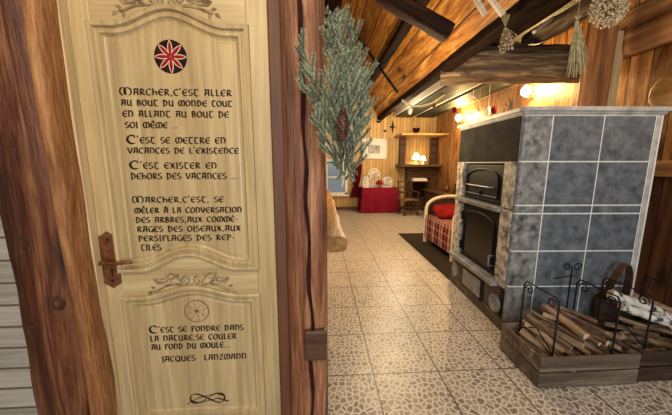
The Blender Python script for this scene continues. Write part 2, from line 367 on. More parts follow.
# ------------------------------------------------------------------ TIMBERS
def timber(name, p0, p1, w, d, mat, label, cat='beam', wob=.012, seed=1, up=None, group=None, seg=None, taper=1, rnd=.22, roll=0):
    p0, p1 = Vector(p0), Vector(p1); Ln = (p1-p0).length; t = (p1-p0).normalized()
    seg = seg or max(6, int(Ln/.08)); rings = []
    K = 28
    for i in range(seg+1):
        z = Ln*i/seg; q = i/seg; s_ = 1+(taper-1)*q; ring = []
        for j in range(K):
            a = 2*PI*j/K; ex = 2/(1+8*(.5-rnd)) if rnd < .5 else 1
            c, s = math.cos(a), math.sin(a)
            x = math.copysign(abs(c)**ex, c)*w/2*s_; y = math.copysign(abs(s)**ex, s)*d/2*s_
            nn = noise.noise(Vector((x*5+seed*3.1, y*5, z*1.6)))*1.0+.6*noise.noise(Vector((x*14, y*14+seed, z*5)))
            l = math.hypot(x, y) or 1
            bx = noise.noise(Vector((seed*7.7, 0, z*.8)))*wob*1.4; by = noise.noise(Vector((0, seed*5.3, z*.8)))*wob*1.4
            ring.append((x+x/l*nn*wob+bx, y+y/l*nn*wob+by, z))
        rings.append(ring)
    m_ = MB(); m_.ring(rings)
    o = m_.build(name, mat, smooth=True, auto=50)
    o.location = p0
    q = t.to_track_quat('Z', 'Y') if abs(t.z) < .99 else (Vector((0,0,1)).rotation_difference(t))
    o.rotation_mode = 'QUATERNION'; o.rotation_quaternion = q @ Matrix.Rotation(roll, 3, 'Z').to_quaternion()
    if label: tag(o, label, cat, group)
    return o
def aS(x, y, off=.16):      # a point just under the board slope
    d = ray(x, y); k = (2.97+1.4*1.80-off*1.72-H)/(d.z+1.4*d.x); return Cv+d*k
# left door post
xa = aY(5, 207, 1.2).x; xb = aY(58, 207, 1.14).x
lp = thing('timber_post', 'wide red-brown timber post with dark knots, left of the painted door', 'post', ((xa+xb)/2, 1.25, 0))
def upright(name, parent, cx, cy, w, d, z1, mat, wob, seed, rnd):
    o = timber(name, (0,0,0), (0,0,z1), w, d, mat, None, None, wob, seed, rnd=rnd); o.location = (cx, cy, 0); o.parent = parent; return o
upright('post_body', lp, 0, .02, xb-xa, .26, 3.0, M['post'], .014, 2, .12)
xe0 = aY(56, 207, 1.15).x; xe1 = aY(69, 207, 1.15).x
xm = (xa+xb)/2
upright('waney_strip', lp, (xe0+xe1)/2-xm, -.05, (xe1-xe0)+.004, .12, 3.0, M['post_edge'], .012, 5, .2)
for (px, py, r) in ((22,242,.026),(57,304,.034),(31,332,.028)):
    p = aY(px, py, 1.139)-lp.location; kn = MB(); rings = []
    for q, dy in ((1,.014),(.85,.002),(.5,.004),(.15,.010)):
        rings.append([(p.x+r*q*.8*math.cos(a*PI/6)*(1+.5*noise.noise(Vector((px, a, 0)))), p.y+dy*.7, p.z+r*q*1.1*math.sin(a*PI/6)*(1+.4*noise.noise(Vector((px, a, 3))))) for a in range(12)])
    kn.ring(rings); kn.build('knot', M['hearth'], lp, smooth=True)
# right post beside the corridor
xa, xb = aY(283, 207, 1.2).x, aY(327, 207, 1.2).x
rp = thing('timber_post', 'red-brown timber post with a long drying crack and square peg, right of the painted door', 'post', ((xa+xb)/2, 1.27, 0))
upright('post_body', rp, 0, .03, xb-xa, .2, 3.4, M['post_warm'], .006, 9, .06)
cr = MB(); pts = []
for i in range(41):
    y = -5+i*11.0
    t = min(1, max(0, (y)/415)); x = 299+ (13 if y > 330 else t*16)+1.0*math.sin(i*.9)
    pts.append(aY(x, y, 1.184)-rp.location)
cr.ring([[p+Vector((-.008-.003*math.sin(i*.8),-.003,0)), p+Vector((.008+.002*math.sin(i*1.3),-.003,0)), p+Vector((.006,.03,0)), p+Vector((-.006,.03,0))] for i, p in enumerate(pts)])
cr.build('drying_crack', M['ros_black'], rp)
p = aY(316, 345, 1.186)-rp.location; mb = MB(); mb.box((p.x-.052, p.y-.012, p.z-.075), (p.x+.05, p.y+.03, p.z+.075)); mb.build('wooden_peg', M['hearth'], rp, bevel=.008)
# eave plate, purlins, braces under the board slope
timber('eave_plate', (1.88, 1.7, 2.895), (1.88, YF, 2.895), .17, .15, M['dark'], 'long dark eave beam along the lower edge of the orange board slope', wob=.008, seed=3, rnd=.1)
def purlin(X, w, lab, seed, off=.06):
    p = Vector((X, 0, zs(X)))-nS*off
    timber('purlin', (p.x, 1.75, p.z), (p.x, YF, p.z), w, .13, M['dark'], lab, wob=.006, seed=seed, rnd=.12, roll=-RAD(0))
purlin(1.36, .17, 'dark squared purlin running down the middle of the orange board slope', 4)
purlin(.42, .30, 'heavy dark purlin at the upper left of the board slope, above the fir branches', 6)
timber('roof_pole', aY(392, 2, 5.5)-Vector((.05,0,0)), aY(368, 86, 8.6), .05, .05, M['dark'], 'thin dark pole crossing the orange boards left of the dark purlin', wob=.008, seed=8, rnd=.5)
timber('collar_beam', aY(380, -8, 3.0), aY(449, 33, 3.0), .19, .16, M['darkred'], 'short dark hewn beam with blunt end hanging below the board slope', wob=.012, seed=11, rnd=.3)
timber('brace_rod', aS(346, 21), aS(398, 93), .05, .05, M['black'], 'straight black rod slanting across the orange boards beside the fir branches', cat='rod', wob=.002, seed=12, rnd=.5)
# big hewn tie log, its post and the joists over it
pl0 = aY(443, 66, 4.5); pl1 = aY(592, 65, 3.74)
timber('tie_log', pl0, pl1, .50, .54, M['log'], 'huge rough grey-brown log spanning above the tiled stove', wob=.03, seed=14, rnd=.3, taper=.82)
timber('timber_post', (3.15, 3.22, 0), (3.15, 3.22, 3.46), .20, .24, M['beam'], 'brown squared post rising behind the back right corner of the stove', 'post', wob=.006, seed=15, rnd=.08)
mb = MB(); mb.box((3.42, 3.30, 0), (3.53, 3.35, 3.0)); tag(mb.build('edge_plank', M['jamb']), 'pale upright plank between the brown post and the right wall', 'plank')
timber('joist', (2.52, 1.5, 3.24), (2.52, 4.5, 3.24), .22, .22, M['dark'], 'black joist resting on the log, nearest the board slope', wob=.015, seed=20, rnd=.25)
timber('joist', (3.02, 1.5, 3.22), (3.02, 4.2, 3.22), .20, .20, M['log'], 'grey-brown joist resting on the log, nearest the brown post', wob=.015, seed=21, rnd=.25)
# right wall beams
timber('wall_beam', (3.60, .4, 2.98), (3.60, 3.44, 2.98), .20, .52, M['beam'], 'thick red-brown beam high on the right wall', wob=.006, seed=30, rnd=.06)
timber('wall_beam', (3.62, .4, 1.44), (3.62, 3.9, 1.44), .17, .17, M['beam'], 'lower brown rail beam on the right wall behind the stove edge', wob=.006, seed=31, rnd=.08)
mb = MB(); mb.box((XR-.03, -1, .0), (XR, 4.2, 1.36)); tag(mb.build('wall_shade_panel', M['shade_boards']), kind='structure')  # added panel, its dark colour paints the shade below the rail beam
# low timber wall rail (the ledge past the door post)
timber('ledge_log', (.080, 1.93, .930), (.080, 5.5, .930), .225, .12, M['ledge'], 'golden rough-hewn ledge log jutting out past the right door post', 'log', wob=.012, seed=33, rnd=.2)
# battens under the back ceiling
for i, (X, lab) in enumerate(((2.32,'cream batten under the dark ceiling nearest the board slope'), (2.95,'bright cream batten under the dark ceiling, middle of the three'), (3.63,'cream batten along the top of the right wall'))):
    mb = MB(); mb.box((X-.03, 4.83, 2.93), (X+.03, YF-.01, 3.06)); tag(mb.build('ceiling_batten', M['batten'], bevel=.004), lab, 'batten')
for i, (X0, X1, lab) in enumerate(((2.37,2.86,'broad dark green ceiling joist between the two left battens'), (3.02,3.56,'broad dark green ceiling joist beside the right wall batten'))):
    mb = MB(); mb.box((X0, 4.83, 2.90), (X1, YF-.02, 3.06)); tag(mb.build('ceiling_joist', M['ceil'], bevel=.01), lab, 'joist')
for (a, b_, lab) in (((473,-6),(485,15),'left of two short pale slats at the near end of the eave beam'), ((487,-6),(503,15),'right of two short pale slats at the near end of the eave beam')):
    timber('pale_slat', aY(*a, 2.62), aY(*b_, 2.62), .055, .03, M['batten'], lab, 'slat', wob=.002, seed=40, rnd=.1)
for (a, b_, Y, lab) in (((534,32),(553,18),3.7,'pale lit slat above the log between the two joists'), ((583,40),(599,31),3.74,'pale lit slat above the log beside the brown post')):
    timber('pale_slat', aY(*a, Y), aY(*b_, Y), .06, .04, M['batten'], lab, 'slat', wob=.002, seed=41, rnd=.1)
# ------------------------------------------------------------------ DOOR
door = thing('door_1', None, None, (0, 0, 0)); tag(door, 'pale pine door with two arched panels, red rosette and black painted verse', 'door', kind='structure')
def D(px, py): p = aY(px, py, DY); return p.x, p.z
LX0 = D(93,207)[0]; LX1 = D(274,207)[0]; LZ0, LZ1 = .03, 2.30
PX0 = D(90,24)[0]; PX1 = D(246,25)[0]          # panel outer edges
PX0 = (PX0+D(121,270)[0])/2
zA = D(90,24)[1]; zAp = D(168,8)[1]             # upper panel shoulder / peak
zB = (D(133,270)[1]+D(246,268)[1])/2; zBp = D(192,254)[1]
zC = D(129,298)[1]; zCp = D(195,287)[1]
zD = .22
pcx = (PX0+PX1)/2; hw = (PX1-PX0)/2
def arch(z0, zp, n=28):
    L_ = []
    xs_ = [-1]+[-.74+1.48*i/n for i in range(n+1)]+[1]
    for x in xs_:
        a = abs(x)/.74
        L_.append((pcx+x*hw, z0+(zp-z0)*(.5+.5*math.cos(PI*min(1, a)))))
    return L_
topA = arch(zA, zAp); botB = arch(zB, zBp); topC = arch(zC, zCp); botD = [(PX0, zD), (PX1, zD)]
Y0 = DY; YB = DY+.045
mb = MB(); mb.box((LX0, DY+.014, LZ0), (LX1, YB, LZ1)); mb.build('door_core', M['door'], door)
mb = MB(); mb.box((LX0, DY, LZ0), (PX0, DY+.02, LZ1)); mb.build('stile', M['door'], door, bevel=.003)
mb = MB(); mb.box((PX1, DY, LZ0), (LX1, DY+.02, LZ1)); mb.build('stile', M['door'], door, bevel=.003)
def railpiece(name, low, high):
    m_ = MB(); n = len(low)
    for i in range(n-1):
        (xa_, za), (xb_, zb) = low[i], low[i+1]; (xc, zc), (xd, zd) = high[i], high[i+1]
        m_.add([(xa_,DY,za),(xb_,DY,zb),(xd,DY,zd),(xc,DY,zc),(xa_,DY+.02,za),(xb_,DY+.02,zb),(xd,DY+.02,zd),(xc,DY+.02,zc)],
               [(0,1,2,3),(4,7,6,5),(0,4,5,1),(3,2,6,7)])
    m_.build(name, M['door_rail'], door)
flat = lambda z: [(x, z) for x, _ in topA]
railpiece('rail', topA, flat(LZ1)); railpiece('rail', topC, botB); railpiece('rail', flat(LZ0), flat(zD))
def panel(top, bot, nm):
    outl = list(top)+list(reversed(bot))         # clockwise
    n = len(outl)
    def inset(o):
        R_ = []
        for i in range(n):
            p0, p1, p2 = Vector(outl[i-1]), Vector(outl[i]), Vector(outl[(i+1) % n])
            d1 = (p1-p0).normalized(); d2 = (p2-p1).normalized()
            n1 = Vector((d1.y, -d1.x)); n2 = Vector((d2.y, -d2.x)); b_ = (n1+n2)
            b_ = b_/max(.5, b_.length_squared/2) if b_.length > 1e-6 else n1
            R_.append(p1+b_*o)
        return R_
    prof = [(-.012,.001),(-.010,-.012),(-.002,-.017),(.008,-.014),(.013,.001),(.017,.001),(.022,-.005),(.032,-.004),(.037,.007),(.046,.013),(.053,.013),(.060,.009)]
    m_ = MB(); m_.ring([[(q.x, DY+dy, q.y) for q in inset(o)] for o, dy in prof], True, False)
    m_.build(nm+'_moulding', M['door'], door, smooth=True, auto=35)
    q = inset(.059); mm = MB(); mm.add([(v.x, DY+.009, v.y) for v in q], [tuple(range(n))])
    mm.build(nm, M['door'], door)
panel(topA, botB, 'door_panel'); panel(topC, botD, 'door_panel')
# lettering: strokes of a broad pen
def arc(cx, cy, rx, ry, a0, a1, n=10): return [(cx+rx*math.cos(RAD(a0+(a1-a0)*i/n)), cy+ry*math.sin(RAD(a0+(a1-a0)*i/n))) for i in range(n+1)]
G = {
 'a': (.72, [[(.60,0),(.60,1)], [(.02,.97),(.70,1)], arc(.46,.0,.34,.98,100,180,6), [(.14,.42),(.6,.46)]]),
 'b': (.66, [[(.12,0),(.12,1.05)], arc(.14,.76,.36,.24,90,-90,8), arc(.14,.26,.44,.27,90,-90,8)]),
 'c': (.68, [arc(.42,.5,.36,.5,50,310,12)]),
 'd': (.74, [[(.14,0),(.14,1)], arc(.14,.5,.50,.5,90,-90,12), [(.0,1),(.2,1)], [(.0,0),(.2,0)]]),
 'e': (.66, [arc(.42,.5,.36,.5,50,312,12), [(.1,.5),(.62,.52)]]),
 'f': (.60, [[(.16,-.05),(.16,1)], [(.16,.98),(.58,1.0)], [(.16,.52),(.48,.54)], [(.58,1),(.55,.8)]]),
 'g': (.70, [arc(.42,.5,.36,.5,50,320,12), [(.68,.38),(.68,-.05)], [(.46,.4),(.74,.4)]]),
 'h': (.70, [[(.14,0),(.14,1.12)], arc(.36,.28,.24,.36,170,-40,9)]),
 'i': (.30, [[(.15,0),(.15,1)], [(.04,1),(.24,1)], [(.05,0),(.26,0)]]),
 'j': (.36, [[(.22,1),(.22,.05)], arc(.06,.05,.16,.2,0,-120,6)]),
 'l': (.56, [[(.14,1.08),(.14,.06)], arc(.34,.16,.2,.16,190,340,6)]),
 'm': (.96, [arc(.34,.5,.28,.5,70,270,10), [(.50,1),(.50,0)], arc(.66,.5,.28,.5,110,-90,10)]),
 'n': (.76, [[(.13,0),(.13,1)], [(.03,1),(.34,1)], arc(.34,.5,.33,.5,90,-75,10)]),
 'o': (.74, [arc(.37,.5,.32,.5,0,360,16)]),
 'p': (.66, [[(.14,-.12),(.14,1)], arc(.16,.70,.42,.30,90,-90,9), [(.02,1),(.2,1)]]),
 'q': (.76, [arc(.37,.5,.32,.5,0,360,16), [(.42,.2),(.72,-.15)]]),
 'r': (.70, [[(.14,0),(.14,1)], arc(.16,.74,.38,.26,90,-90,8), [(.24,.48),(.66,.02)]]),
 's': (.58, [arc(.30,.75,.22,.25,40,250,8), arc(.28,.25,.24,.25,70,-140,8)]),
 't': (.68, [[(.04,1),(.66,.97)], arc(.42,.44,.30,.50,120,310,10)]),
 'u': (.76, [arc(.40,.3,.28,.3,180,300,7), [(.12,1),(.12,.3)], [(.62,1),(.62,0)], [(.54,.05),(.74,0)]]),
 'v': (.72, [[(.06,1),(.14,.6),(.36,0)], [(.36,0),(.62,.5),(.62,1)], [(0,1),(.16,1)]]),
 'x': (.70, [[(.06,1),(.64,0)], [(.62,1),(.08,0)], [(.2,.5),(.54,.5)]]),
 'z': (.62, [[(.06,.96),(.58,1)], [(.58,1),(.06,.02)], [(.06,.02),(.6,.05)]]),
 ',': (.28, [[(.14,.10),(.08,-.16)]]), '.': (.26, [[(.08,.08),(.17,.02)]]), "'": (.26, [[(.16,1.25),(.08,.95)]]), '-': (.4, [[(.06,.42),(.34,.46)]]), ' ': (.50, []),
}
CAPS = {'M': (1.35, [arc(.46,.55,.38,.62,80,255,12), [(.66,1.2),(.66,-.02)], arc(.86,.55,.40,.62,100,-80,12), [(.3,1.2),(.1,1.0)], [(.54,1),(.54,.1)]]),
        'C': (1.15, [arc(.66,.62,.56,.72,55,310,16), arc(.66,.62,.44,.66,70,300,14), [(1.0,1.2),(.94,.9)]])}
ACC = {'é': ('e', [[(.3,1.12),(.5,1.32)]]), 'ê': ('e', [[(.22,1.12),(.4,1.3)], [(.4,1.3),(.56,1.12)]]), 'à': ('a', [[(.25,1.3),(.45,1.12)]])}
YT = DY+.009-.0012
def strokes_mesh(m_, strokes, ox, oz, sx, sz, pen, ang=25, y=YT, mi=0):
    nx, nz = math.cos(RAD(ang))*pen/2, math.sin(RAD(ang))*pen/2
    for st in strokes:
        pts = [(ox+a*sx, oz+b_*sz) for a, b_ in st]
        for (x0, z0), (x1, z1) in zip(pts[:-1], pts[1:]):
            dx, dz = x1-x0, z1-z0; l = math.hypot(dx, dz)
            if l < 1e-7: continue
            px, pz = -dz/l*pen*.24, dx/l*pen*.24
            sg = 1 if (px*nx+pz*nz) >= 0 else -1
            ax, az = nx*.8*sg+px, nz*.8*sg+pz
            m_.add([(x0-ax,y,z0-az),(x1-ax,y,z1-az),(x1+ax,y,z1+az),(x0+ax,y,z0+az)], [(0,1,2,3)], mi)
def write(m_, text, pxl, pxr, ytop, ybase):
    x0, z0 = D(pxl, ybase); x1, _ = D(pxr, ybase); zt = D(pxl, ytop)[1]; h_ = zt-z0
    seq = []; W = 0
    for i, ch in enumerate(text):
        if ch in CAPS and i == 0: wd, st = CAPS[ch]; k = 1.25
        elif ch in ACC: b_, ex = ACC[ch]; wd, st = G[b_]; st = st+ex; k = 1
        else: wd, st = G[ch.lower()]; k = 1
        seq.append((st, W, k)); W += wd*k+.12
    sx = (x1-x0)/W
    for st, off, k in seq: strokes_mesh(m_, [[(a*k, b_) for a, b_ in s] for s in st], x0+off*sx, z0, sx, h_, .0058)
VERSE = [
 ('verse', [("Marcher,c'est aller",118,232,88,94.3), ("au bout du monde tout",120,232.5,99.3,105), ("en allant au bout de",121.5,229,110.3,116.3), ("soi même ..",124,177,121.8,127.6)]),
 ('verse', [("C'est se mettre en",125,226,137,143), ("vacances de l'existence",126.7,239,147.7,153.3)]),
 ('verse', [("C'est exister en",128,217,162.7,168.6), ("dehors des vacances ...",130,238,173.3,179.3)]),
 ('verse', [("Marcher,c'est, se",131,224,197.5,203), ("mêler à la conversation",133.5,242,208.3,213.6), ("des arbres,aux commé-",135,238,217.8,223.2), ("rages des oiseaux,aux",136.3,241,227,232.5), ("persiflages des rep-",137.5,235,236.4,241.8), ("tiles ...",140,172,245.4,251)]),
 ('verse', [("C'est se fondre dans",148,244,328.7,333.9), ("la nature,se couler",149.4,237,337.2,342.6), ("au fond du moule...",150.6,230.5,345.7,351)]),
 ('signature', [("Jacques  Lanzmann",161,247,357.6,363)])]
for nm, lines in VERSE:
    m_ = MB()
    for l in lines: write(m_, *l)
    m_.build('painted_'+nm, M['ink'], door)
# rosette
cx_, cz_ = D(169.5, 56); rr = (D(186,56)[0]-D(153,56)[0])/2
mb = MB(); mb.add([(cx_+rr*math.cos(a*PI/24), YT+.0004, cz_+rr*math.sin(a*PI/24)) for a in range(48)], [tuple(range(48))])
for k in range(8):
    a = PI/2+k*PI/4; u = Vector((math.cos(a), math.sin(a))); v = Vector((-u.y, u.x))
    for sc_, wd, yy, mi in ((1.0,.150,YT-.0001,1), (.95,.105,YT-.0006,2)):
        lf = []
        for i in range(13):
            t = i/12; lf.append(u*rr*(.02+t*sc_*.97)+v*rr*wd*math.sin(PI*t)**.8)
        for i in range(11, 0, -1):
            t = i/12; lf.append(u*rr*(.02+t*sc_*.97)-v*rr*wd*math.sin(PI*t)**.8)
        mb.add([(cx_+q.x, yy, cz_+q.y) for q in lf], [tuple(range(len(lf)))], mi)
tag(mb.build('rosette', [M['ros_black'], M['ros_pale'], M['ros_red']], door), 'red eight petalled rosette on a black disc')
# burnt wheel and knot flourish
cx_, cz_ = D(196, 312); rr = (D(208,312)[0]-D(184,312)[0])/2
mb = MB(); strokes_mesh(mb, [arc(0,0,1,1,0,360,40)], cx_, cz_, rr, rr, .0045); strokes_mesh(mb, [arc(0,0,.12,.12,0,360,12)], cx_, cz_, rr, rr, .004)
for k in range(8): strokes_mesh(mb, [[(0,0),(.95*math.cos(k*PI/4+.2),.95*math.sin(k*PI/4+.2))]], cx_, cz_, rr, rr, .0016)
mb.build('burnt_wheel', M['burnt'], door)
cx_, cz_ = D(207, 399.5); sx = (D(228,399)[0]-D(186,399)[0])/2
mb = MB(); strokes_mesh(mb, [[(math.sin(t*.157)*.82+.0, .26*math.sin(t*.314)) for t in range(41)], [(-1,-.28),(-.5,.02),(0,.14),(.45,.26),(.75,.12)], [(1,-.22),(.5,-.02),(0,-.14),(-.45,-.24),(-.8,-.1)]], cx_, cz_, sx, sx, .007)
mb.build('painted_knot', M['ink'], door)
# carved scrolls
def carving(cx, cz, hwid, hh, nm, mt):
    m_ = MB(); y = DY-.002
    def T(pts, r): m_.tube([(cx+a*hwid, y, cz+b_*hh) for a, b_ in pts], r, 6)
    for s in (-1, 1):
        sp = [(s*(.14+.13*(1-i/22)*math.cos(i*.5-1.2)), .1+.62*(1-i/22)*math.sin(i*.5-1.2)) for i in range(20)]
        T(sp, [.0055-.00015*i for i in range(20)])
        T([(s*.06,-.5),(s*.2,-.35),(s*.4,-.2),(s*.62,-.32),(s*.82,-.75),(s*.95,-.95)], .0055)
        T([(s*.28,.1),(s*.40,.75),(s*.52,.9),(s*.60,.55),(s*.5,.3),(s*.42,.5)], .005)
        T([(s*.45,-.1),(s*.62,.35),(s*.78,.40),(s*.92,.25)], .005)
        T([(s*.60,.1),(s*.70,-.05),(s*.84,-.1),(s*.90,.2)], .0045)
        for (ax, az, an, l) in ((.98,-.85,-40,.16),(.86,-.95,-80,.13),(.90,-.55,10,.13),(.72,.05,25,.18),(.56,.5,60,.16),(.36,.4,110,.15),(.8,.3,0,.15),(.50,-.05,45,.12)):
            c_, s_ = math.cos(RAD(an)), math.sin(RAD(an)); L_ = l*hwid
            lf = [(0,0),(.35,.28),(.7,.2),(1,0),(.7,-.2),(.35,-.28)]
            P = [(cx+s*(ax*hwid)+s*(a*c_-b_*s_)*L_, DY-.0015, cz+az*hh+(a*s_+b_*c_)*L_) for a, b_ in lf]
            ctr = (cx+s*ax*hwid+s*.5*c_*L_, DY-.010, cz+az*hh+.5*s_*L_)
            m_.add(P+[ctr], [(i, (i+1) % 6, 6) for i in range(6)])
    T([(-.05,-.6),(0,-.2),(.05,-.6)], .006)
    m_.build(nm, mt, door, smooth=True)
c0 = D(192, 281.5); hwid = (D(232,281)[0]-D(151,281)[0])/2; hh = (D(192,271.5)[1]-D(192,291)[1])/2
carving(c0[0], c0[1], hwid, hh, 'carved_scroll', M['carve'])
c0 = D(166, 3.5); hwid = (D(216,5)[0]-D(117,5)[0])/2; hh = (D(192,-6)[1]-D(192,13)[1])/2
carving(c0[0], c0[1], hwid, hh, 'carved_scroll', M['carve'])
# handle
hp = MB(); c0 = D(110.5, 260); ph = D(110,233)[1]-D(112,290)[1]; pw = (D(119,258)[0]-D(101.5,258)[0])
hx, hz = c0; a_ = ph/2; b_ = pw/2
poly = [(hx-b_,hz-a_*.82),(hx-b_*.5,hz-a_*.9),(hx,hz-a_),(hx+b_*.5,hz-a_*.9),(hx+b_,hz-a_*.82),(hx+b_,hz+a_*.82),(hx+b_*.5,hz+a_*.9),(hx,hz+a_),(hx-b_*.5,hz+a_*.9),(hx-b_,hz+a_*.82)]
hp.prism(poly, DY-.004, DY+.004); plate = hp.build('handle_plate', M['copper'], door, bevel=.0015)
mb = MB(); mb.tube([(hx-.002,DY,hz),(hx-.002,DY-.045,hz)], [.014,.011], 12)
mb.tube([(hx-.012,DY-.045,hz),(hx+.02,DY-.05,hz+.003),(hx+.06,DY-.05,hz),(hx+.10,DY-.047,hz+.004),(hx+.125,DY-.045,hz+.002)], [.010,.011,.008,.009,.005], 10)
tag(mb.build('door_lever', M['copper'], plate, smooth=True), 'rusty copper lever')
mb = MB(); mb.box((hx+.0,DY-.0045,hz-.075),(hx+.007,DY-.0035,hz-.045)); mb.lathe([(.006,0),(.006,.001)], 12, 0, Matrix.Translation((hx+.0035,DY-.0035,hz-.045)) @ Matrix.Rotation(PI/2, 4, 'X')); mb.build('keyhole', M['ros_black'], plate)
mb = MB()
for dz in (-a_*.72, a_*.72): mb.lathe([(.006,0),(.004,.003)], 12, 0, Matrix.Translation((hx,DY-.004,hz+dz)) @ Matrix.Rotation(PI/2, 4, 'X'))
mb.build('screws', M['black'], plate)
# door frame
jx0 = D(76,207)[0]
fr = thing('trim_1', None, None); tag(fr, kind='structure')
mb = MB(); mb.box((jx0, DY-.035, 0), (LX0-.012, DY+.12, 2.42)); mb.build('left_jamb', M['jamb'], fr, bevel=.006)
mb = MB(); mb.box((LX0-.026, DY-.045, 0), (LX0+.008, DY-.001, 2.32)); mb.build('stop_strip', M['jamb'], fr, bevel=.005)
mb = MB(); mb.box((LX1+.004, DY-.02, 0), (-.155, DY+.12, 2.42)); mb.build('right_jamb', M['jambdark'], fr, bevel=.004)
mb = MB(); mb.box((jx0, DY-.03, LZ1+.005), (-.155, DY+.12, 2.42)); mb.build('head_jamb', M['jamb'], fr, bevel=.006)

# ------------------------------------------------------------------ FIR SWAG
random.seed(5)
fy = 1.10
fir = thing('fir_swag', 'bunch of grey-green fir branches hung on the right door post', 'branches', (.09, fy, 1.42))
def branch(tip, base, nside, nm, spread=.06, bow=(0,0,0)):
    tip, base = Vector(tip), Vector(base); mw, mn = MB(), MB()
    def pt(t): return base.lerp(tip, t)+Vector(bow)*math.sin(PI*t)
    ax = [pt(i/10) for i in range(11)]
    mw.tube(ax, [.005-.0035*i/10 for i in range(11)], 5)
    twigs = [ax[2:]]
    nside = max(4, int(nside*.62))
    for i in range(nside):
        t = .22+.66*i/max(1, nside-1); s = 1 if i % 2 else -1
        p = pt(t); d = (pt(min(1, t+.05))-pt(t-.05)).normalized()
        side = Vector((d.z, 0, -d.x))*s
        dd = (d*1.0+side*random.uniform(.45,.70)+Vector((0, random.uniform(-.65,.1), 0))).normalized()
        L_ = spread*(1.45-.6*t)*random.uniform(.85,1.15)
        tw = [p+dd*L_*k/5+Vector((0,0,.012))*(k/5)**2 for k in range(6)]
        mw.tube(tw, .0016, 4); twigs.append(tw)
    for tw in twigs:
        tl = sum((tw[i+1]-tw[i]).length for i in range(len(tw)-1)); cnt = int(tl/.00048)
        for k in range(cnt):
            t = k/cnt*(len(tw)-1)*.999; i = int(t); p = tw[i].lerp(tw[i+1], t-i); d = (tw[i+1]-tw[i]).normalized()
            a = random.uniform(0, 2*PI); e1 = d.orthogonal().normalized(); e2 = d.cross(e1)
            o_ = (e1*math.cos(a)+e2*math.sin(a)); nd = (d*.9+o_).normalized(); nl = random.uniform(.013,.0185)
            wv = nd.cross(Vector((random.random()-.5, random.random()-.5, random.random()-.5))).normalized()*.0007
            b0 = len(mn.v); mn.add([p-wv*.7, p+wv*.7, p+nd*nl*.5+wv, p+nd*nl*.5-wv], [(0,1,2,3)], 0)
            mn.add([p+nd*nl*.5-wv, p+nd*nl*.5+wv, p+nd*nl], [(0,1,2)], 1)
    b_ = mw.build('branch', M['twig'], fir); mn.build('needles', [M['needle'], M['needle_tip']], b_)
def fl(px, py, Y=fy): return aY(px, py, Y)-fir.location
bs = (346, 176)
for (tx, ty, by, sp, ns, dY) in ((338,10,150,.075,20,0),(327,20,140,.065,14,-.02),(352,20,150,.07,16,.01),(298,36,150,.05,14,-.05),(306,66,158,.05,12,-.06),(360,44,160,.07,16,0),(366,70,165,.065,14,.01),
      (368,96,168,.06,12,0),(345,48,160,.07,16,-.05),(330,66,165,.065,14,-.07),(352,84,170,.065,14,-.06),(314,112,170,.05,10,-.06),(364,122,176,.05,10,-.01),(320,140,178,.04,8,-.04),(367,142,180,.035,7,0),(336,104,172,.06,12,-.07),(340,178,150,.035,7,-.02),(353,180,150,.035,7,0),(298,79,120,.03,5,-.03)):
    bx = 343 if ty < 140 else 345
    if (tx, ty) == (298, 79): bx = 325
    branch(fl(tx, ty, fy+dY), fl(bx, by, fy+.01), ns, 'fir', sp, (random.uniform(-.01,.01), -.02, 0))
mb = MB(); pc = fl(343, 125, fy-.10); mb.tube([pc+Vector((0,0,.05)), pc+Vector((0,.03,.09))], .003, 6)
for k in range(75):
    t = k/75; z = .052-.10*t; r = .021*math.sin(PI*(.12+.80*t))**.7; a = k*2.4
    o_ = Vector((math.cos(a), math.sin(a), 0)); s_ = Vector((-math.sin(a), math.cos(a), 0)); p = pc+Vector((0,0,z))
    mb.add([p, p+o_*r*.8+s_*.008-Vector((0,0,.002)), p+o_*r*1.1-Vector((0,0,.010)), p+o_*r*.8-s_*.008-Vector((0,0,.002)), p+o_*r*.6-Vector((0,0,.008))], [(0,1,2,3),(1,4,2),(2,4,3)])
mb.lathe([(.004,-.05),(.013,-.02),(.015,.02),(.004,.05)], 10, 0, Matrix.Translation(pc))
tag(mb.build('pine_cone', M['cone'], fir), 'brown hanging pine cone')
mb = MB(); mb.tube([fl(346,150,fy-.02), fl(343,165,fy-.03), fl(344,178,fy-.03), fl(342,187,fy-.02)], .003, 6); mb.build('wire_tie', M['string'], fir)
# ------------------------------------------------------------------ STOVE
sx0, sy0, srz = 1.63, 2.22, RAD(-2.2)
st = thing('tiled_stove', 'large grey tiled masonry stove with white joints and black doors on its side', 'stove', (sx0, sy0, 0), srz)
W_, DP, HT = 1.115, 1.10, 1.935
cr_ = .022       # rounded near-left corner radius (plan)
def plan(o=0, n=8):          # outline of the body, counterclockwise from far left ; o = outward offset
    r = cr_
    P = [(-o, DP+o), (-o, r)]
    P += [(r-(r+o)*math.cos(t), r-(r+o)*math.sin(t)) for t in [PI/2*i/n for i in range(1, n)]]
    P += [(r, -o), (W_+o, -o), (W_+o, DP+o)]
    return P
def slabplan(m_, o0, z0, o1, z1): m_.ring([[(x, y, z0) for x, y in plan(o0)], [(x, y, z1) for x, y in plan(o1)]])
mb = MB()
# body core with the fire side recessed between v=.15 and .93
rec = .05
mb.box((rec+.10, .15, .02), (W_-.01, DP-.005, 1.5)); slabplan(mb, .004, 1.50, .004, 1.875)
mb.ring([[(x, y, .10) for x, y in plan(.005) if y < .151 or x > .5][:], [(x, y, 1.50) for x, y in plan(.005) if y < .151 or x > .5]])
mb.build('body', M['grout'], st)
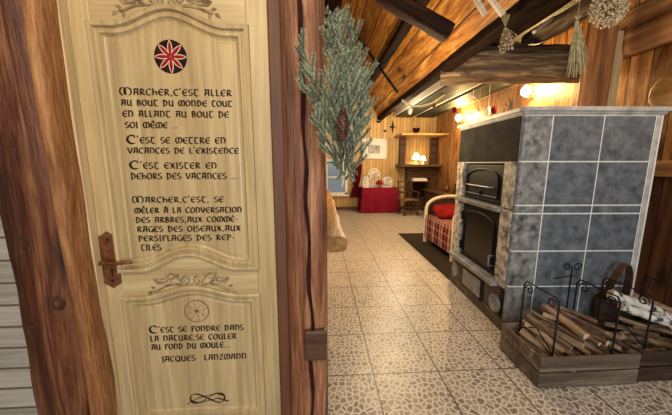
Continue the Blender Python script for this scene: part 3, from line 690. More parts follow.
# tile facing on the front (toward the entrance) and rounded corner
rows = [(.10,.43),(.442,.750),(.762,1.076),(1.088,1.146),(1.158,1.506),(1.518,1.87)]
cols = [(.230,.632),(.644,1.052)]
mb = MB()
for i, (z0, z1) in enumerate(rows):
    for (u0, u1) in cols: mb.box((u0, -.010, z0), (u1, .004, z1))
tile = mb.build('tile_facing', M['slate'], st, bevel=.0015)
mb = MB()
for z0, z1 in rows:
    n = 8; pin = [];
    for t in [i/n for i in range(n+1)]:
        pin.append((cr_-(cr_+.010)*math.cos(PI/2*t), cr_-(cr_+.010)*math.sin(PI/2*t)))
    pin.append((.218, -.010))
    pin2 = [(cr_-(cr_-.01)*math.cos(PI/2*i/n), cr_-(cr_-.01)*math.sin(PI/2*i/n)) for i in range(n+1)]+[(.218, .01)]
    ring = pin+pin2[::-1]
    mb.ring([[(x, y, z0) for x, y in ring], [(x, y, z1) for x, y in ring]])
tag(mb.build('corner_tiles', M['slate_worn'], st, bevel=.002), 'worn rounded corner tiles')
mb = MB(); mb.box((1.064, -.014, .02), (1.10, .01, 1.875)); tag(mb.build('corner_strip', M['cornice'], st, bevel=.008), 'pale stone edge strip')
# sooty slab above the doors
mb = MB(); mb.box((-.012, .03, 1.512), (.02, DP, 1.875)); tag(mb.build('lintel_slab', M['soot'], st, bevel=.004), 'soot-darkened stone slab')
# pilasters
def rough_block(m_, a, b_, seed, amp=.006):
    x0, y0, z0 = a; x1, y1, z1 = b_; nz = max(2, int((z1-z0)/.04)); rings = []
    for i in range(nz+1):
        z = z0+(z1-z0)*i/nz; ring = []
        for (x, y) in ((x0,y0),(x0,(y0+y1)/2),(x0,y1),((x0+x1)/2,y1),(x1,y1),(x1,y0),((x0+x1)/2,y0)):
            q = noise.noise(Vector((x*20+seed, y*20, z*9)))*amp
            ring.append((x+q*1.3, y+q, z))
        rings.append(ring)
    m_.ring(rings)
for (v0, v1, nm, sd) in ((.03,.18,'pilaster',1),(.95,DP,'pilaster',2)):
    mb = MB(); rough_block(mb, (-.018, v0, 1.11), (.16, v1, 1.512), sd); rough_block(mb, (-.018, v0, .40), (.16, v1, 1.10), sd+5)
    tag(mb.build(nm, M['marble'], st), 'weathered pale stone pilaster')
# oven back plate, doors
mb = MB(); mb.box((.05, .20, 1.11), (.12, .96, 1.512)); mb.build('oven_surround', M['iron'], st)
def arch_door(v0, v1, z0, z1, nm, glass):
    fr_ = MB(); x = .012
    fr_.box((x, v0, z0), (.055, v1, z1)); d = fr_.build(nm, M['iron'], st, bevel=.006)
    rim = MB(); mv = (v0+v1)/2; hv = (v1-v0)/2-.05; zb = z0+.05; zt = z1-.15 if glass else z1-.13
    pts = [(x-.006, mv-hv, zb), (x-.006, mv-hv, zt)]+[(x-.006, mv-hv*math.cos(PI*i/14), zt+.09*math.sin(PI*i/14)) for i in range(1, 14)]+[(x-.006, mv+hv, zt), (x-.006, mv+hv, zb)]
    rim.tube(pts, .010, 6, loop=True); rim.build('arched_rim', M['iron'], d)
    if glass:
        g = MB(); g.add([(x-.002, p[1], p[2]) for p in pts], [tuple(range(len(pts)))]); g.build('glass_pane', M['stoveglass'], d)
    return d, mv, hv
d, mv, hv = arch_door(.235, .925, 1.125, 1.48, 'oven_door', False)
mb = MB(); mb.tube([(.01,mv-.22,1.27),(-.035,mv-.22,1.27),(-.035,mv+.22,1.27),(.01,mv+.22,1.27)], .007, 8); mb.build('handle_bar', M['sill'], d)
mb = MB(); mb.lathe([(.022,0),(.020,.02),(.012,.028)], 14, 0, Matrix.Translation((.012,mv,1.2)) @ Matrix.Rotation(-PI/2, 4, 'Y')); mb.build('vent_knob', M['iron'], d)
mb = MB(); mb.box((.05, .20, .40), (.12, .96, 1.06)); mb.build('fire_surround', M['iron'], st)
d, mv, hv = arch_door(.235, .925, .43, 1.05, 'firebox_door', True)
mb = MB(); mb.tube([(.012,.275,.62),(-.03,.275,.62),(-.03,.275,.52),(.012,.275,.52)], .007, 8); mb.build('door_latch', M['sill'], d)
for z in (.55, .9):
    mb = MB(); mb.tube([(.005,.93,z-.05),(.005,.93,z+.05)], .014, 10); mb.build('hinge', M['iron'], d)
# ledge between the doors, sill, plinth
mb = MB(); mb.box((-.055, .17, 1.062), (.10, 1.04, 1.108)); tag(mb.build('stone_ledge', M['sill'], st, bevel=.006), 'grey stone ledge between the two black doors')
mb = MB(); mb.box((-.075, .13, .375), (.14, DP-.04, .425)); tag(mb.build('stone_sill', M['sill'], st, bevel=.008), 'grey stone sill below the firebox')
mb = MB(); mb.box((.0, .12, .0), (.16, DP, .376)); slabplan(mb, .016, 0, .012, .10); mb.build('plinth', M['base'], st, bevel=.006)
for v in (.16, DP-.10):
    mb = MB(); mb.lathe([(.085,0),(.085,.012),(.07,.02),(.06,.012),(.03,.012),(.01,.018)], 24, 0, Matrix.Translation((.0,v,.20)) @ Matrix.Rotation(-PI/2, 4, 'Y')); tag(mb.build('round_vent', M['sill'], st, smooth=True), 'round grey air vent')
mb = MB(); mb.box((-.012, .37, .08), (.03, .82, .34)); dr = mb.build('ash_drawer', M['iron'], st, bevel=.005)
mb = MB(); mb.box((-.022, .41, .12), (-.01, .78, .31)); tag(mb.build('drawer_plate', M['sill'], dr, bevel=.004), 'grey drawer front plate')
# cornice
mb = MB(); slabplan(mb, .002, 1.87, .012, 1.888); slabplan(mb, .016, 1.888, .022, 1.905); slabplan(mb, .034, 1.905, .040, HT+.002)
tag(mb.build('cornice', M['cornice'], st, bevel=.003), 'stepped pale grey stone cornice')

# ------------------------------------------------------------------ CRATES AND FIREWOOD
def crate(x0, x1, y0, y1, mat, label, wall=.016, hgt=.235):
    t = thing('wooden_crate', label, 'crate', ((x0+x1)/2, (y0+y1)/2, 0)); hx_, hy_ = (x1-x0)/2, (y1-y0)/2
    for k in range(2):
        z0 = .008+k*.117; z1 = z0+.105
        for y, s in ((-hy_, 1), (hy_, -1)):
            m_ = MB(); m_.box((-hx_, min(y, y+s*wall), z0), (hx_, max(y, y+s*wall), z1)); m_.build('side_slat', mat, t, bevel=.004)
        for x, s in ((-hx_, 1), (hx_, -1)):
            m_ = MB(); m_.box((min(x, x+s*wall), -hy_+wall, z0), (max(x, x+s*wall), hy_-wall, z1)); m_.build('end_slat', mat, t, bevel=.004)
    for sx_ in (-1, 1):
        for sy_ in (-1, 1):
            cx = sx_*(hx_-wall-.018); cy = sy_*(hy_-wall-.018)
            m_ = MB(); m_.box((cx-.017, cy-.017, .018), (cx+.017, cy+.017, .232)); m_.build('corner_block', mat, t, bevel=.003)
    m_ = MB(); m_.box((-hx_+wall, -hy_+wall, .006), (hx_-wall, hy_-wall, .018)); m_.build('bottom_board', mat, t)
    return t
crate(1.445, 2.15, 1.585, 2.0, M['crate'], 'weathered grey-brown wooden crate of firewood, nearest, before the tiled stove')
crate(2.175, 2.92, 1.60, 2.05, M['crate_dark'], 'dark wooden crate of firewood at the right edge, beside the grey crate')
def holder(x0, x1, y0, y1, zt, label):
    t = thing('log_holder', label, 'log holder', ((x0+x1)/2, (y0+y1)/2, .02)); hx_, hy_ = (x1-x0)/2, (y1-y0)/2; z1 = zt-.02; r = .0062
    for s in (-1, 1):
        x = s*hx_; m_ = MB()
        m_.tube([(x,-hy_,0),(x,-hy_,z1-.03),(x,-hy_+.02,z1),(x,hy_-.02,z1),(x,hy_,z1-.03),(x,hy_,0)], r, 6)
        m_.tube([(x,-hy_,.2),(x,0,.30),(x,hy_,.2)], r*.8, 6)
        m_.build('end_frame', M['black'], t)
        for sy_ in (-1, 1):
            q = MB(); pts = []
            for i in range(20):
                a = i*.42; rr_ = .042*(1-i/24); pts.append((x, sy_*(hy_-.055)+sy_*math.cos(a)*rr_*.9, z1-.055+math.sin(a)*rr_))
            q.tube(pts, r*.8, 6); q.build('scroll', M['black'], t)
    for y in (-hy_, hy_):
        m_ = MB(); m_.tube([(-hx_,y,.004),(hx_,y,.004)], r, 6); m_.build('bottom_rod', M['black'], t)
holder(1.56, 1.985, 1.63, 1.945, .615, 'black wrought iron log holder with scrolls in the grey crate')
holder(2.26, 2.60, 1.66, 2.0, .60, 'black wrought iron log holder with scrolls in the dark crate')
# poker stand behind the crates
pk = thing('fire_iron_rack', 'black iron fire tool rack with curled hooks between crate and stove', 'rack', (2.11, 2.08, 0))
mb = MB(); mb.tube([(-.05,0,0),(-.05,0,.66)], .006, 6); mb.tube([(-.14,0,.003),(.06,0,.003)], .008, 6); mb.build('upright', M['black'], pk)
mb = MB(); mb.tube([(-.20,0,.56),(-.02,0,.585)], .005, 6); mb.build('cross_rod', M['black'], pk)
for s in (-1, 1):
    mb = MB(); mb.tube([(-.05+s*(.045+math.cos(i*.4)*.035*(1-i/26)), 0, .655+math.sin(i*.4)*.035*(1-i/26)) for i in range(18)], .005, 6); mb.build('hook', M['black'], pk)
def logmesh(L_, r, seed, mats):
    m_ = MB(); m_.tube([(noise.noise(Vector((seed,i,0)))*.012, noise.noise(Vector((0,seed,i)))*.012, L_*(i/6-.5)) for i in range(7)], [r*(1+.15*noise.noise(Vector((seed*2.,i*.7,1)))) for i in range(7)], 9, 0, 1, None, False, .35, seed)
    return m_.build('firewood_log', mats, smooth=True, auto=50)
random.seed(21)
def pile(x0, x1, y0, y1, n, zlo, zpk, label, group, seed, dirs, pk_at=.5, rmin=.012, rmax=.026):
    for k in range(n):
        r = random.uniform(rmin, rmax); L_ = random.uniform(.26, .40)
        o = logmesh(L_, r, seed+k*1.7, [M['bark'] if k % 3 else M['bark2'], M['cut']])
        u = (k % 9)/8.0; lay = k//9; nl = max(1, (n-1)//9)
        u = min(1, max(0, u+random.uniform(-.06,.06)))
        x = x0+(x1-x0)*u; prof = 1-abs(u-pk_at)*1.1
        z = zlo+(zpk-zlo)*(lay/nl)*max(.25, prof)+random.uniform(-.01,.01)
        y = (y0+y1)/2+random.uniform(-.02,.02)
        d = Vector((random.uniform(*dirs[0]), random.uniform(*dirs[1]), random.uniform(*dirs[2]))).normalized()
        o.location = (x, y, z); o.rotation_mode = 'QUATERNION'; o.rotation_quaternion = d.to_track_quat('Z', 'Y') @ Matrix.Rotation(random.uniform(0, 6), 3, 'Z').to_quaternion()
        tag(o, label, 'firewood', group)
pile(1.62, 2.02, 1.62, 1.97, 63, .05, .44, 'short brown firewood stick heaped in the grey wooden crate', 'firewood heaped in the grey crate', 3, ((-.1,.95),(-1,-.55),(-.42,0)), .5, .010, .030)
pile(2.28, 2.80, 1.66, 2.0, 24, .07, .30, 'dark split firewood stick heaped in the dark crate', 'firewood heaped in the dark crate', 90, ((.6,1.),(-.5,.1),(-.2,.05)), .35)
for (p, q, r, lab) in (((2.17,1.86,.53),(2.62,1.74,.36),.036,'thick white birch log on top of the dark crate, its rear end raised'), ((2.20,1.80,.46),(2.56,1.68,.34),.030,'thinner white birch log lying in front of the thick birch log'), ((2.40,1.90,.45),(2.88,1.85,.33),.028,'pale peeled log leaning right on the dark crate')):
    p, q = Vector(p), Vector(q); o = logmesh((q-p).length, r, p.x*9, [M['birch'] if 'birch' in lab else M['bark2'], M['cut']])
    o.location = (p+q)/2; o.rotation_mode = 'QUATERNION'; o.rotation_quaternion = (q-p).to_track_quat('Z', 'Y'); tag(o, lab, 'firewood')
# arched carrier handle behind the logs
bk = thing('log_basket', 'dark basket with a tall bent wood handle behind the birch logs', 'basket', (2.50, 2.10, 0))
rings = []
for i in range(21):
    a = PI*i/20; x = .105*math.cos(a); z = .36+.32*math.sin(a); wv = Vector((0,.028,0)); nv = Vector((math.cos(a), 0, math.sin(a)))*.007
    c = Vector((-x*.8, -.04*math.sin(a), z)); rings.append([c-wv-nv, c+wv-nv, c+wv+nv, c-wv+nv])
mb = MB(); mb.ring(rings); mb.build('bent_handle', M['hearth'], bk, smooth=True, auto=40)
mb = MB(); rings = []
for z, r in ((0,.13),(.2,.155),(.37,.16),(.37,.148),(.03,.12)): rings.append([(r*math.cos(2*PI*j/24)*(1+.012*(j % 2)), .55*r*math.sin(2*PI*j/24), z) for j in range(24)])
mb.ring(rings); mb.build('basket_body', M['crate_dark'], bk)

# ------------------------------------------------------------------ DRIED BUNCHES
def bunch(name, top, tie, bot, wt, wb, n, mats, label, heads=0, hr=.01, seed=1):
    rnd = random.Random(seed); top, tie, bot = Vector(top), Vector(tie), Vector(bot)
    t = thing(name, label, 'dried bunch', tie)
    m_ = MB(); hd = MB()
    for k in range(n):
        a = rnd.uniform(0, 2*PI); q = math.sqrt(rnd.random()); off = Vector((math.cos(a), math.sin(a)*.6, 0))*q
        e = bot+off*wb*rnd.uniform(.7,1.25)+Vector((0,0,rnd.uniform(-.05,.10))); s = top+Vector((-off.x, -off.y, 0))*wt
        c = tie+off*.010
        m_.tube([s-tie, c-tie, (c.lerp(e, .5)+off*wb*.12)-tie, e-tie], [.002,.003,.003,.0022], 4)
        if heads:
            M_ = Matrix.Translation(e-tie) @ Matrix.Rotation(rnd.uniform(0,6), 4, 'X')
            h_ = hr*rnd.uniform(.7, 1.3); hd.add([(h_,0,0),(-h_,0,0),(0,h_,0),(0,-h_,0),(0,0,h_),(0,0,-h_)], [(0,2,4),(2,1,4),(1,3,4),(3,0,4),(2,0,5),(1,2,5),(3,1,5),(0,3,5)], 0, M_)
    m_.build('stems', mats[0], t)
    if heads: hd.build('flower_heads', mats[1], t)
    m_ = MB(); m_.tube([(.014*math.cos(a*PI/6), .012*math.sin(a*PI/6), 0) for a in range(12)], .004, 5, loop=True); m_.tube([(0,0,0),(top-tie)*.5+Vector((0,0,.0)),(top-tie)+Vector((0,0,.12))], .002, 5)
    m_.build('string', M['string'], t)
    return t
Yb = 2.75
bunch('dried_flower_bunch', aY(505,15,Yb), aY(505.5,29,Yb), aY(507,46,Yb), .05, .075, 60, (M['straw'], M['dryflower']), 'small tied bunch of dried flowers hanging in front of the log, leftmost of three', 1, .009, 3)
bunch('dried_grass_bunch', aY(578,16,Yb), aY(577,22,Yb), aY(577,72,Yb), .03, .085, 90, (M['greygreen'],), 'long grey-green bunch of dried grass hanging between log and brown post', 0, 0, 4)
def hydrangea():
    t = thing('dried_flower_bunch', 'full round bunch of pale dried flowers hanging over the top of the brown post', 'dried bunch', aY(610,-6,2.7))
    rnd = random.Random(9); hd = MB(); stm = MB()
    c = aY(609, 8, 2.7)-t.location
    for k in range(1100):
        u = Vector((rnd.gauss(0,1), rnd.gauss(0,1), rnd.gauss(0,1))).normalized()*rnd.uniform(.55,1)
        e = c+Vector((u.x*.165, u.y*.12, u.z*.17)); h_ = .013*rnd.uniform(.6,1.3)
        M_ = Matrix.Translation(e) @ Matrix.Rotation(rnd.uniform(0,6), 4, Vector((rnd.random(), rnd.random(), rnd.random()+.01)).normalized())
        hd.add([(h_,0,0),(-h_,0,0),(0,h_,0),(0,-h_,0),(0,0,h_*.6),(0,0,-h_*.6)], [(0,2,4),(2,1,4),(1,3,4),(3,0,4),(2,0,5),(1,2,5),(3,1,5),(0,3,5)], 0, M_)
        if k % 6 == 0: stm.tube([Vector((0,0,.15)), e], .002, 4)
    hd.build('flower_heads', M['dryflower'], t); stm.build('stems', M['straw'], t)
hydrangea()
# small white ornaments up in the joists
for i, (x, y) in enumerate(((523,5),(531,1),(539,0))):
    p = aY(x, y, 2.9); mb = MB(); mb.lathe([(.002,.05),(.012,.02),(.016,-.01),(.010,-.03),(.002,-.035)], 10, 0, Matrix.Translation(p)); mb.tube([p+Vector((0,0,.04)), p+Vector((0,0,.3))], .0015, 4)
    tag(mb.build('white_ornament', M['white'], origin=p, smooth=True), ('white drop ornament hanging under the joists, lowest of three','white drop ornament hanging under the joists, middle of three','white drop ornament hanging under the joists, rightmost of three')[i], 'ornament')
# round tray on the right wall
p = aX(672, 92, 3.68); mb = MB(); mb.lathe([(.19,0),(.19,.03),(.175,.035),(.165,.012),(.0,.010)], 36, 0, Matrix.Translation(p) @ Matrix.Rotation(-PI/2, 4, 'Y'))
tag(mb.build('round_tray', M['rail'], origin=p, smooth=True), 'round wooden tray hung on the right wall under the thick beam', 'tray')

# ------------------------------------------------------------------ BACK ROOM
def Fp(x, y, Y=YF): return aY(x, y, Y)
# table with crimson cloth
tb = thing('side_table', 'small table hidden under the floor-length crimson cloth at the back wall', 'table', (1.83, 8.62, 0))
mb = MB(); mb.box((-.50,-.24,.715), (.52,.26,.742)); mb.build('tabletop', M['chair'], tb, bevel=.004)
for sx_ in (-1, 1):
    for sy_ in (-1, 1):
        mb = MB(); mb.box((sx_*.42-.025, sy_*.18-.025, 0), (sx_*.42+.025, sy_*.18+.025, .715)); mb.build('leg', M['chair'], tb)
mb = MB(); rings = []
NP = 96
for z, g, am in ((.752,-.03,0),(.752,0,0),(.74,.012,.002),(.55,.03,.012),(.3,.045,.02),(.02,.06,.026)):
    ring = []
    for j in range(NP):
        t = j/NP*4; k = int(t); f_ = t-k
        hx_, hy_ = .55+g, .275+g
        cs = [(-hx_,-hy_),(hx_,-hy_),(hx_,hy_),(-hx_,hy_)]
        a, b_ = Vector(cs[k]), Vector(cs[(k+1) % 4]); p = a.lerp(b_, f_)
        nrm = [Vector((0,-1)),Vector((1,0)),Vector((0,1)),Vector((-1,0))][k]
        p += nrm*am*math.sin(j*1.55+math.sin(j*.7)*2)
        ring.append((1.83+p.x, 8.61+p.y, z))
    rings.append(ring)
mb.ring(rings, True, False); mb.add(rings[0], [tuple(range(NP))])
tag(mb.build('tablecloth', M['red'], smooth=True, origin=(1.83,8.61,0), auto=60), 'crimson cloth hanging to the floor over the table at the back wall', 'tablecloth')
# white filigree ornaments on the cloth
def filigree(x, y, w, h, label, rounds):
    t = thing('filigree_ornament', label, 'ornament', (x, y, .752)); m_ = MB(); rn = random.Random(int(x*100))
    m_.tube([(-w/2,0,.008),(w/2,0,.008)], .012, 6)
    m_.tube([(-w/2,0,0),(-w/2,0,h*.62)]+[(-w/2*math.cos(PI*i/8),0,h*.62+h*.38*math.sin(PI*i/8)) for i in range(1,8)]+[(w/2,0,h*.62),(w/2,0,0)], .011, 6)
    m_.build('outline', M['frosted'], t)
    m_ = MB()
    for k in range(rounds):
        cx = rn.uniform(-.40,.40)*w; cz = rn.uniform(.1,.85)*h; r = rn.uniform(.018,.04)
        m_.tube([(cx+r*math.cos(a*PI/5), 0, cz+r*math.sin(a*PI/5)) for a in range(10)], .008, 5, loop=True)
    for k in range(-2, 3): m_.tube([(k*w/6,0,0),(k*w/9,0,h*.93)], .006, 5)
    m_.build('lattice', M['frosted'], t)
filigree(1.66, 8.62, .38, .58, 'tall white filigree arch ornament on the crimson table', 16)
filigree(1.40, 8.55, .17, .34, 'small white filigree ornament left of the tall arch on the crimson table', 7)
filigree(2.08, 8.62, .30, .32, 'low white filigree ornament right of the red lamp on the crimson table', 9)
tl = thing('table_lamp', 'little red shaded lamp in front of the white ornaments', 'lamp', (1.80, 8.44, .752))
mb = MB(); mb.lathe([(.05,0),(.05,.012),(.015,.02),(.012,.06),(.02,.09),(.012,.10)], 14); mb.build('lamp_base', M['iron'], tl, smooth=True)
mb = MB(); mb.lathe([(.115,.10),(.10,.16),(.07,.21),(.05,.235)], 20, caps=False); mb.build('lamp_shade', M['redcush'], tl, smooth=True)
# picture
p0, p1 = Fp(362,159), Fp(387,139); 
pic = thing('framed_picture', 'framed print with wide white mount above the crimson table', 'picture', ((p0.x+p1.x)/2, YF, p0.z)); hx_, h_ = (p1.x-p0.x)/2, p1.z-p0.z
mb = MB()
for a, b_ in (((-hx_,-.035,0),(-hx_+.035,0,h_)), ((hx_-.035,-.035,0),(hx_,0,h_)), ((-hx_,-.035,0),(hx_,0,.035)), ((-hx_,-.035,h_-.035),(hx_,0,h_))): mb.box(a, b_)
mb.build('picture_frame', M['cream'], pic, bevel=.004)
mb = MB(); mb.box((-hx_+.03,-.015,.03), (hx_-.03,-.008,h_-.03)); mb.build('mount', M['paper'], pic)
mb = MB(); mb.box((-.20,-.018,.17), (.17,-.0155,.43)); mb.build('print', M['print'], pic)
# curtain
cu = MB(); rings = []
c0, c1 = Fp(350,166,YF-.14), Fp(361,166,YF-.14)
for (z, q) in ((1.50,1.),(1.2,.95),(.95,.75),(.82,.45),(.78,.40),(.70,.75),(.42,1.05)):
    xr = c1.x; wdt = (c1.x-c0.x)*q; mid = (c0.x+c1.x)/2+.03
    n = 24; ring = [(mid+wdt*(i/n-.5), YF-.14+.03*math.sin(i*1.3), z) for i in range(n+1)]+[(mid+wdt*(i/n-.5), YF-.125+.03*math.sin(i*1.3), z) for i in range(n, -1, -1)]
    rings.append(ring)
cu.ring(rings)
tag(cu.build('curtain', M['curtain'], smooth=True), 'dark red curtain tied at the waist beside the far window', 'curtain')
mb = MB(); mb.tube([(-.5, YF-.13, 1.52), (1.1, YF-.13, 1.52)], .012, 8); tag(mb.build('curtain_rod', M['black']), 'dark curtain rod above the far window', 'curtain rod')
# hutch / hearth surround on the back wall
hb = thing('hearth_surround', 'dark wooden hearth surround with mantel shelf and lit niche in the back right corner', 'mantel', (2.95, YF, 0))
mz = Fp(400,137).z
mb = MB(); mb.box((-.62,-.92,mz-.03), (.74,0,mz+.03)); mb.build('mantel_shelf', M['rail'], hb, bevel=.006)
for x in (-.37, .62):
    mb = MB(); mb.box((x-.085,-.22,1.44), (x+.085,0,mz-.03)); mb.build('mantel_post', M['hearth'], hb, bevel=.006)
mb = MB(); mb.box((-.30,-.05,1.44), (.54,-.005,mz-.03)); mb.build('niche_back', M['farwall'], hb)
mb = MB(); mb.box((-.55,-.60,1.38), (.74,0,1.46)); mb.build('lower_shelf', M['hearth'], hb, bevel=.008)
mb = MB(); mb.box((-.22,-.30,.0), (.72,-.02,1.36)); mb.build('hearth_body', M['hearth'], hb, bevel=.008)
mb = MB(); mb.box((-.10,-.306,.45), (.50,-.295,1.05)); mb.build('hearth_opening', M['ros_black'], hb)
for i, (px, lab, s_) in enumerate(((416,'lit lamp with cream shade standing in the wooden niche, left of the pair',1.0), (423,'lower lit lamp with cream shade standing in the wooden niche, right of the pair',.75))):
    p = Fp(px, 160, YF-.28); t = thing('niche_lamp', lab, 'lamp', (p.x, YF-.28, 1.46))
    mb = MB(); mb.lathe([(.05,0),(.05,.015),(.02,.03),(.028,.08),(.012,.12*s_),(.012,.17*s_)], 12); mb.build('lamp_base', M['cream'], t, smooth=True)
    mb = MB(); mb.lathe([(.14*s_,.15*s_),(.11*s_,.25*s_),(.06*s_,.35*s_)], 18, caps=False); mb.build('lamp_shade', M['shade'], t, smooth=True)
    point('niche_bulb', (p.x, YF-.28, 1.46+.24*s_), 4, (1,.70,.35), .03)
# chair
def far_chair():
    t = thing('wooden_armchair', 'dark wooden armchair with curved arms beside the crimson table', 'chair', (2.55, 7.95, 0), RAD(12))
    mb = MB(); mb.box((-.24,-.22,.43), (.24,.22,.465)); tag(mb.build('seat', M['bark'], t, bevel=.01), 'lighter straw seat')
    for x in (-.21, .21):
        mb = MB(); mb.tube([(x,-.19,0),(x,-.19,.66)], .018, 8); mb.build('leg', M['chair'], t)
        mb = MB(); mb.tube([(x,.19,0),(x,.20,.5),(x,.25,1.0)], .018, 8); mb.build('leg', M['chair'], t)
        mb = MB(); mb.tube([(x*1.05,-.24,.64),(x*1.08,-.16,.68),(x*1.05,0,.67),(x,.21,.70)], .017, 8); mb.build('armrest', M['chair'], t)
    mb = MB()
    for z in (.62,.78,.94): mb.tube([(-.21,.21+z*.03,z),(0,.235+z*.03,z+.03),(.21,.21+z*.03,z)], .016, 8)
    mb.build('backrest', M['chair'], t)
    mb = MB()
    for z in (.15,.25): mb.tube([(-.21,-.19,z),(.21,-.19,z)], .010, 6)
    for x in (-.21,.21): mb.tube([(x,-.19,.2),(x,.19,.2)], .010, 6)
    mb.build('stretcher', M['chair'], t)
far_chair()
# dark sideboard with pale folded papers, right of the chair
sb = thing('sideboard', 'dark low wooden sideboard along the right wall beyond the daybed', 'sideboard', (3.38, 6.95, 0))
mb = MB(); mb.box((-.30,-1.1,.06), (.28,1.1,.70)); mb.build('cabinet_body', M['hearth'], sb, bevel=.01)
mb = MB(); mb.box((-.36,-1.15,.70), (.30,1.15,.745)); mb.build('cabinet_top', M['chair'], sb, bevel=.006)
for y in (-.75, 0, .75):
    mb = MB(); mb.box((-.312,y-.33,.12), (-.30,y+.33,.64)); d_ = mb.build('cabinet_door', M['chair'], sb, bevel=.004)
    mb = MB(); mb.lathe([(.016,0),(.02,.012),(.01,.025)], 10, 0, Matrix.Translation((-.312,y+.25,.4)) @ Matrix.Rotation(-PI/2,4,'Y')); mb.build('knob', M['copper'], d_)
bst = thing('small_stand', 'dark narrow stand behind the armchair carrying pale papers', 'stand', (3.02, 8.42, 0))
mb = MB(); mb.box((-.30,-.16,.93), (.30,.16,.965)); mb.build('stand_top', M['chair'], bst, bevel=.004)
for x in (-.26,.26):
    for y in (-.12,.12):
        mb = MB(); mb.box((x-.02,y-.02,0), (x+.02,y+.02,.93)); mb.build('leg', M['chair'], bst)
mb = MB()
for i in range(4): mb.box((2.80+i*.01, 8.30, .966+i*.02), (3.24-i*.012, 8.52, .983+i*.02))
tag(mb.build('paper_stack', M['white']), 'stack of pale papers on the dark stand under the niche', 'papers')
# things on the sideboard
for (y, r, h_, mt, lab, nm) in ((6.2,.09,.16,'redcush','red round pot on the sideboard beyond the daybed','round_pot'), (6.75,.07,.24,'hearth','dark jug on the sideboard, beside the red pot','jug'), (7.25,.08,.2,'copper','copper pot on the sideboard, furthest back','copper_pot')):
    mb = MB(); mb.lathe([(r*.6,0),(r*.95,h_*.25),(r,h_*.5),(r*.6,h_*.85),(r*.7,h_),(r*.6,h_),(r*.5,h_*.85)], 16, 0, Matrix.Translation((3.36,y,.746))); tag(mb.build(nm, M[mt], smooth=True, origin=(3.36,y,.746)), lab, 'pot')
# wall ornaments
def flatorn(px, py, poly, sc_, mt, lab, nm):
    p = Fp(px, py); m_ = MB(); m_.prism([(a*sc_, b_*sc_) for a, b_ in poly], -.025, 0); o = m_.build(nm, M[mt], bevel=.003); o.location = (p.x, YF-.002, p.z); tag(o, lab, 'ornament')
star = [(math.cos(PI/2+i*PI/4)*(1 if i % 2 == 0 else .4)*(1.6 if i % 4 == 0 else .8), math.sin(PI/2+i*PI/4)*(1 if i % 2 == 0 else .4)*(1.6 if i % 4 == 0 else .8)) for i in range(8)]
heart = [(.9*math.sin(t)**3, .8*math.cos(t)-.3*math.cos(2*t)-.12*math.cos(3*t)) for t in [2*PI*i/24 for i in range(24)]]
bird = [(-1,.2),(-.4,.5),(.1,.3),(.7,.5),(1,.3),(.6,0),(.2,-.4),(-.4,-.3)]
flatorn(392.5,127,star,.14,'black','tall black pointed star ornament on the back wall above the mantel','star_ornament')
flatorn(416,130.5,heart,.13,'ros_black','small dark heart on the back wall above the mantel','heart_ornament')
flatorn(379,122,bird,.10,'black','small black bird silhouette on the back wall above the picture','bird_ornament')
flatorn(385,131,heart,.05,'black','tiny dark heart on the back wall left of the pointed star','heart_ornament')
# hanging branch garland with ornaments
Yg = 6.0
gl = [aY(x, y, Yg) for x, y in ((402,100),(406,103),(412,106),(422,106),(432,103),(440,98),(447,93),(452,88),(457,84),(462,88),(468,93),(475,98),(483,103))]
mb = MB(); mb.tube(gl, [.022-.0008*i for i in range(len(gl))], 7, wob=.3, seed=2); tag(mb.build('hanging_branch', M['string'], smooth=True), 'bare pale branch hung as a garland under the back ceiling', 'branch')
mb = MB(); mb.tube([aY(457,84,Yg), aY(457,84,Yg)+Vector((0,0,.45))], .003, 4); mb.tube([aY(418,106,Yg), aY(418,106,Yg)+Vector((0,0,.9))], .003, 4)
tag(mb.build('garland_string', M['string']), 'two strings holding up the bare pale branch', 'string')
def hanging(px, py, Y, h_, r, mt, lab, nm, slen):
    p = aY(px, py, Y); m_ = MB(); m_.lathe([(r*.3,h_*.5),(r*.9,h_*.3),(r,0),(r*.85,-h_*.3),(r*.4,-h_*.5)], 12); m_.tube([(0,0,h_*.45),(0,0,slen if slen < .3 else 2.905-p.z)], .003, 4)
    o = m_.build(nm, M[mt], smooth=True); o.location = p; tag(o, lab, 'ornament')
hanging(410,111,6.0,.14,.05,'frosted','white bell hung low on the pale branch, left end','bell_ornament',.22)
hanging(434,106,6.0,.10,.035,'hearth','small brown ornament hung under the middle of the pale branch','hanging_ornament',.2)
hanging(454,110,6.4,.13,.055,'curtain','red heart-shaped bauble hanging near the left wall lamp','hanging_ornament',.45)
hanging(472,113,5.6,.11,.05,'frosted','white ornament hanging over the stove, left of the candle jar','hanging_ornament',.45)
hanging(479,109,5.4,.10,.03,'straw','thin straw ornament hanging over the stove','hanging_ornament',.45)
hanging(488,111,5.2,.16,.045,'batten','tall cream candle jar hanging above the stove top','hanging_jar',.45)
hanging(494,110,5.05,  .13,.055,'curtain','dark red pot hanging above the stove top right of the cream jar','hanging_pot',.5)
hanging(507,104,5.2,.08,.03,'hearth','little brown ornament hanging left of the right wall lamp','hanging_ornament',.4)
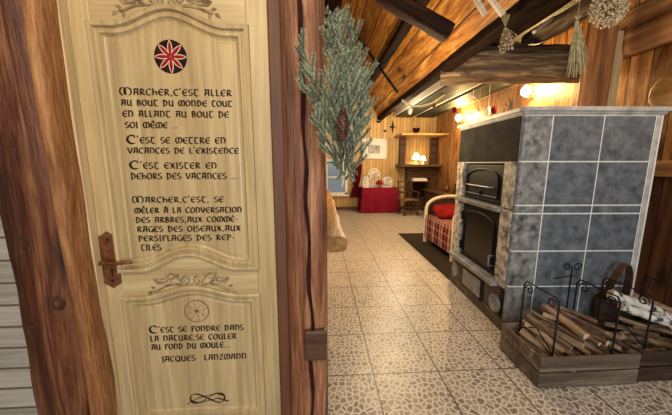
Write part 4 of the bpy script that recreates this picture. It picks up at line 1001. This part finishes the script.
# wall lamps
for (y, z, e, lab) in ((7.28,2.56,60,'glowing wall lamp on the right wall, further one beyond the stove'), (4.9,2.64,95,'glowing wall lamp on the right wall, nearer one above the stove top')):
    t = thing('wall_lamp', lab, 'lamp', (XR, y, z))
    mb = MB(); mb.lathe([(.05,0),(.05,.02),(.02,.03)], 14, 0, Matrix.Rotation(-PI/2,4,'Y')); mb.tube([(-.02,0,0),(-.10,0,-.02),(-.13,0,.02)], .009, 8); mb.build('wall_bracket', M['copper'], t)
    mb = MB(); mb.lathe([(.012,-.03),(.07,.02),(.085,.07),(.06,.13),(.01,.16)], 14, 0, Matrix.Translation((-.13,0,.02))); mb.build('glowing_globe', M['bulb'], t, smooth=True)
    point('wall_lamp_bulb', (XR-.17, y-.14, z+.1), e, (1,.68,.28), .06)
# daybed
bx, by0, by1 = 2.0, 4.0, 5.12
db = thing('daybed', 'daybed with cream hooped end and red-and-white checked cover behind the stove', 'bed', (bx, by0, 0))
hoop = [(0,by1-by0,0),(0,by1-by0,.62)]+[(.43-.43*math.cos(PI*i/16), by1-by0, .62+.26*math.sin(PI*i/16)**.8) for i in range(1,16)]+[(.86,by1-by0,.62),(.86,by1-by0,0)]
mb = MB(); mb.tube(hoop, .032, 10); mb.build('hooped_end', M['cream'], db, smooth=True)
mb = MB(); mb.tube([(p[0],0,p[2]) for p in hoop], .032, 10); mb.build('hooped_end', M['cream'], db, smooth=True)
mb = MB(); mb.box((.03,.0,.16), (.83,by1-by0,.26)); mb.build('bed_frame', M['chair'], db, bevel=.01)
mb = MB(); mb.box((.02,.03,.26), (.84,by1-by0-.03,.52)); mb.build('mattress', M['check'], db, bevel=.04, seg=3)
mb = MB(); rings = []
for j, (x, z) in enumerate(((.06,.535),(-.012,.53),(-.02,.4),(-.02,.12),(-.008,.12),(-.006,.4),(.0,.52),(.06,.525))):
    rings.append([(x+.008*math.sin(i*.9)*(1 if z < .45 else .2), .04+(by1-by0-.08)*i/40, z) for i in range(41)])
mb.ring(rings, False, False); tag(mb.build('checked_cover', M['check'], db), 'red and white checked side cover')
cm = MB()
def cushion(m_, c, sx_, sy_, sz_, rot):
    R_ = Matrix.Translation(c) @ Matrix.Rotation(rot, 4, 'X'); rings = []
    for i in range(1, 12):
        f_ = PI*i/12; q = math.sin(f_)**.5; rings.append([(sx_*q*math.copysign(abs(math.cos(a))**.5, math.cos(a)), sy_*q*math.copysign(abs(math.sin(a))**.5, math.sin(a)), sz_*math.cos(f_)*(1-.3*abs(math.cos(a)*math.sin(a))*2)) for a in [2*PI*j/24 for j in range(24)]])
    m_.ring(rings, M=R_)
cushion(cm, Vector((bx+.36, by1-.24, .63)), .30, .20, .085, RAD(25)); tag(cm.build('red_cushion', M['redcush'], smooth=True, origin=(bx+.36,by1-.24,.55)), 'red cushion leaning against the hooped end of the daybed', 'cushion')
# rug
mb = MB(); mb.box((1.66, 3.36, 0), (2.60, 5.75, .012)); rg = mb.build('rug', M['rug'], origin=(1.66,3.36,0)); tag(rg, 'dark brown rug on the floor beside the daybed', 'rug')
fm = MB()
for i in range(48): fm.box((i*.0195, 2.39, .002), (i*.0195+.006, 2.46, .006))
fm.build('fringe', M['string'], rg)
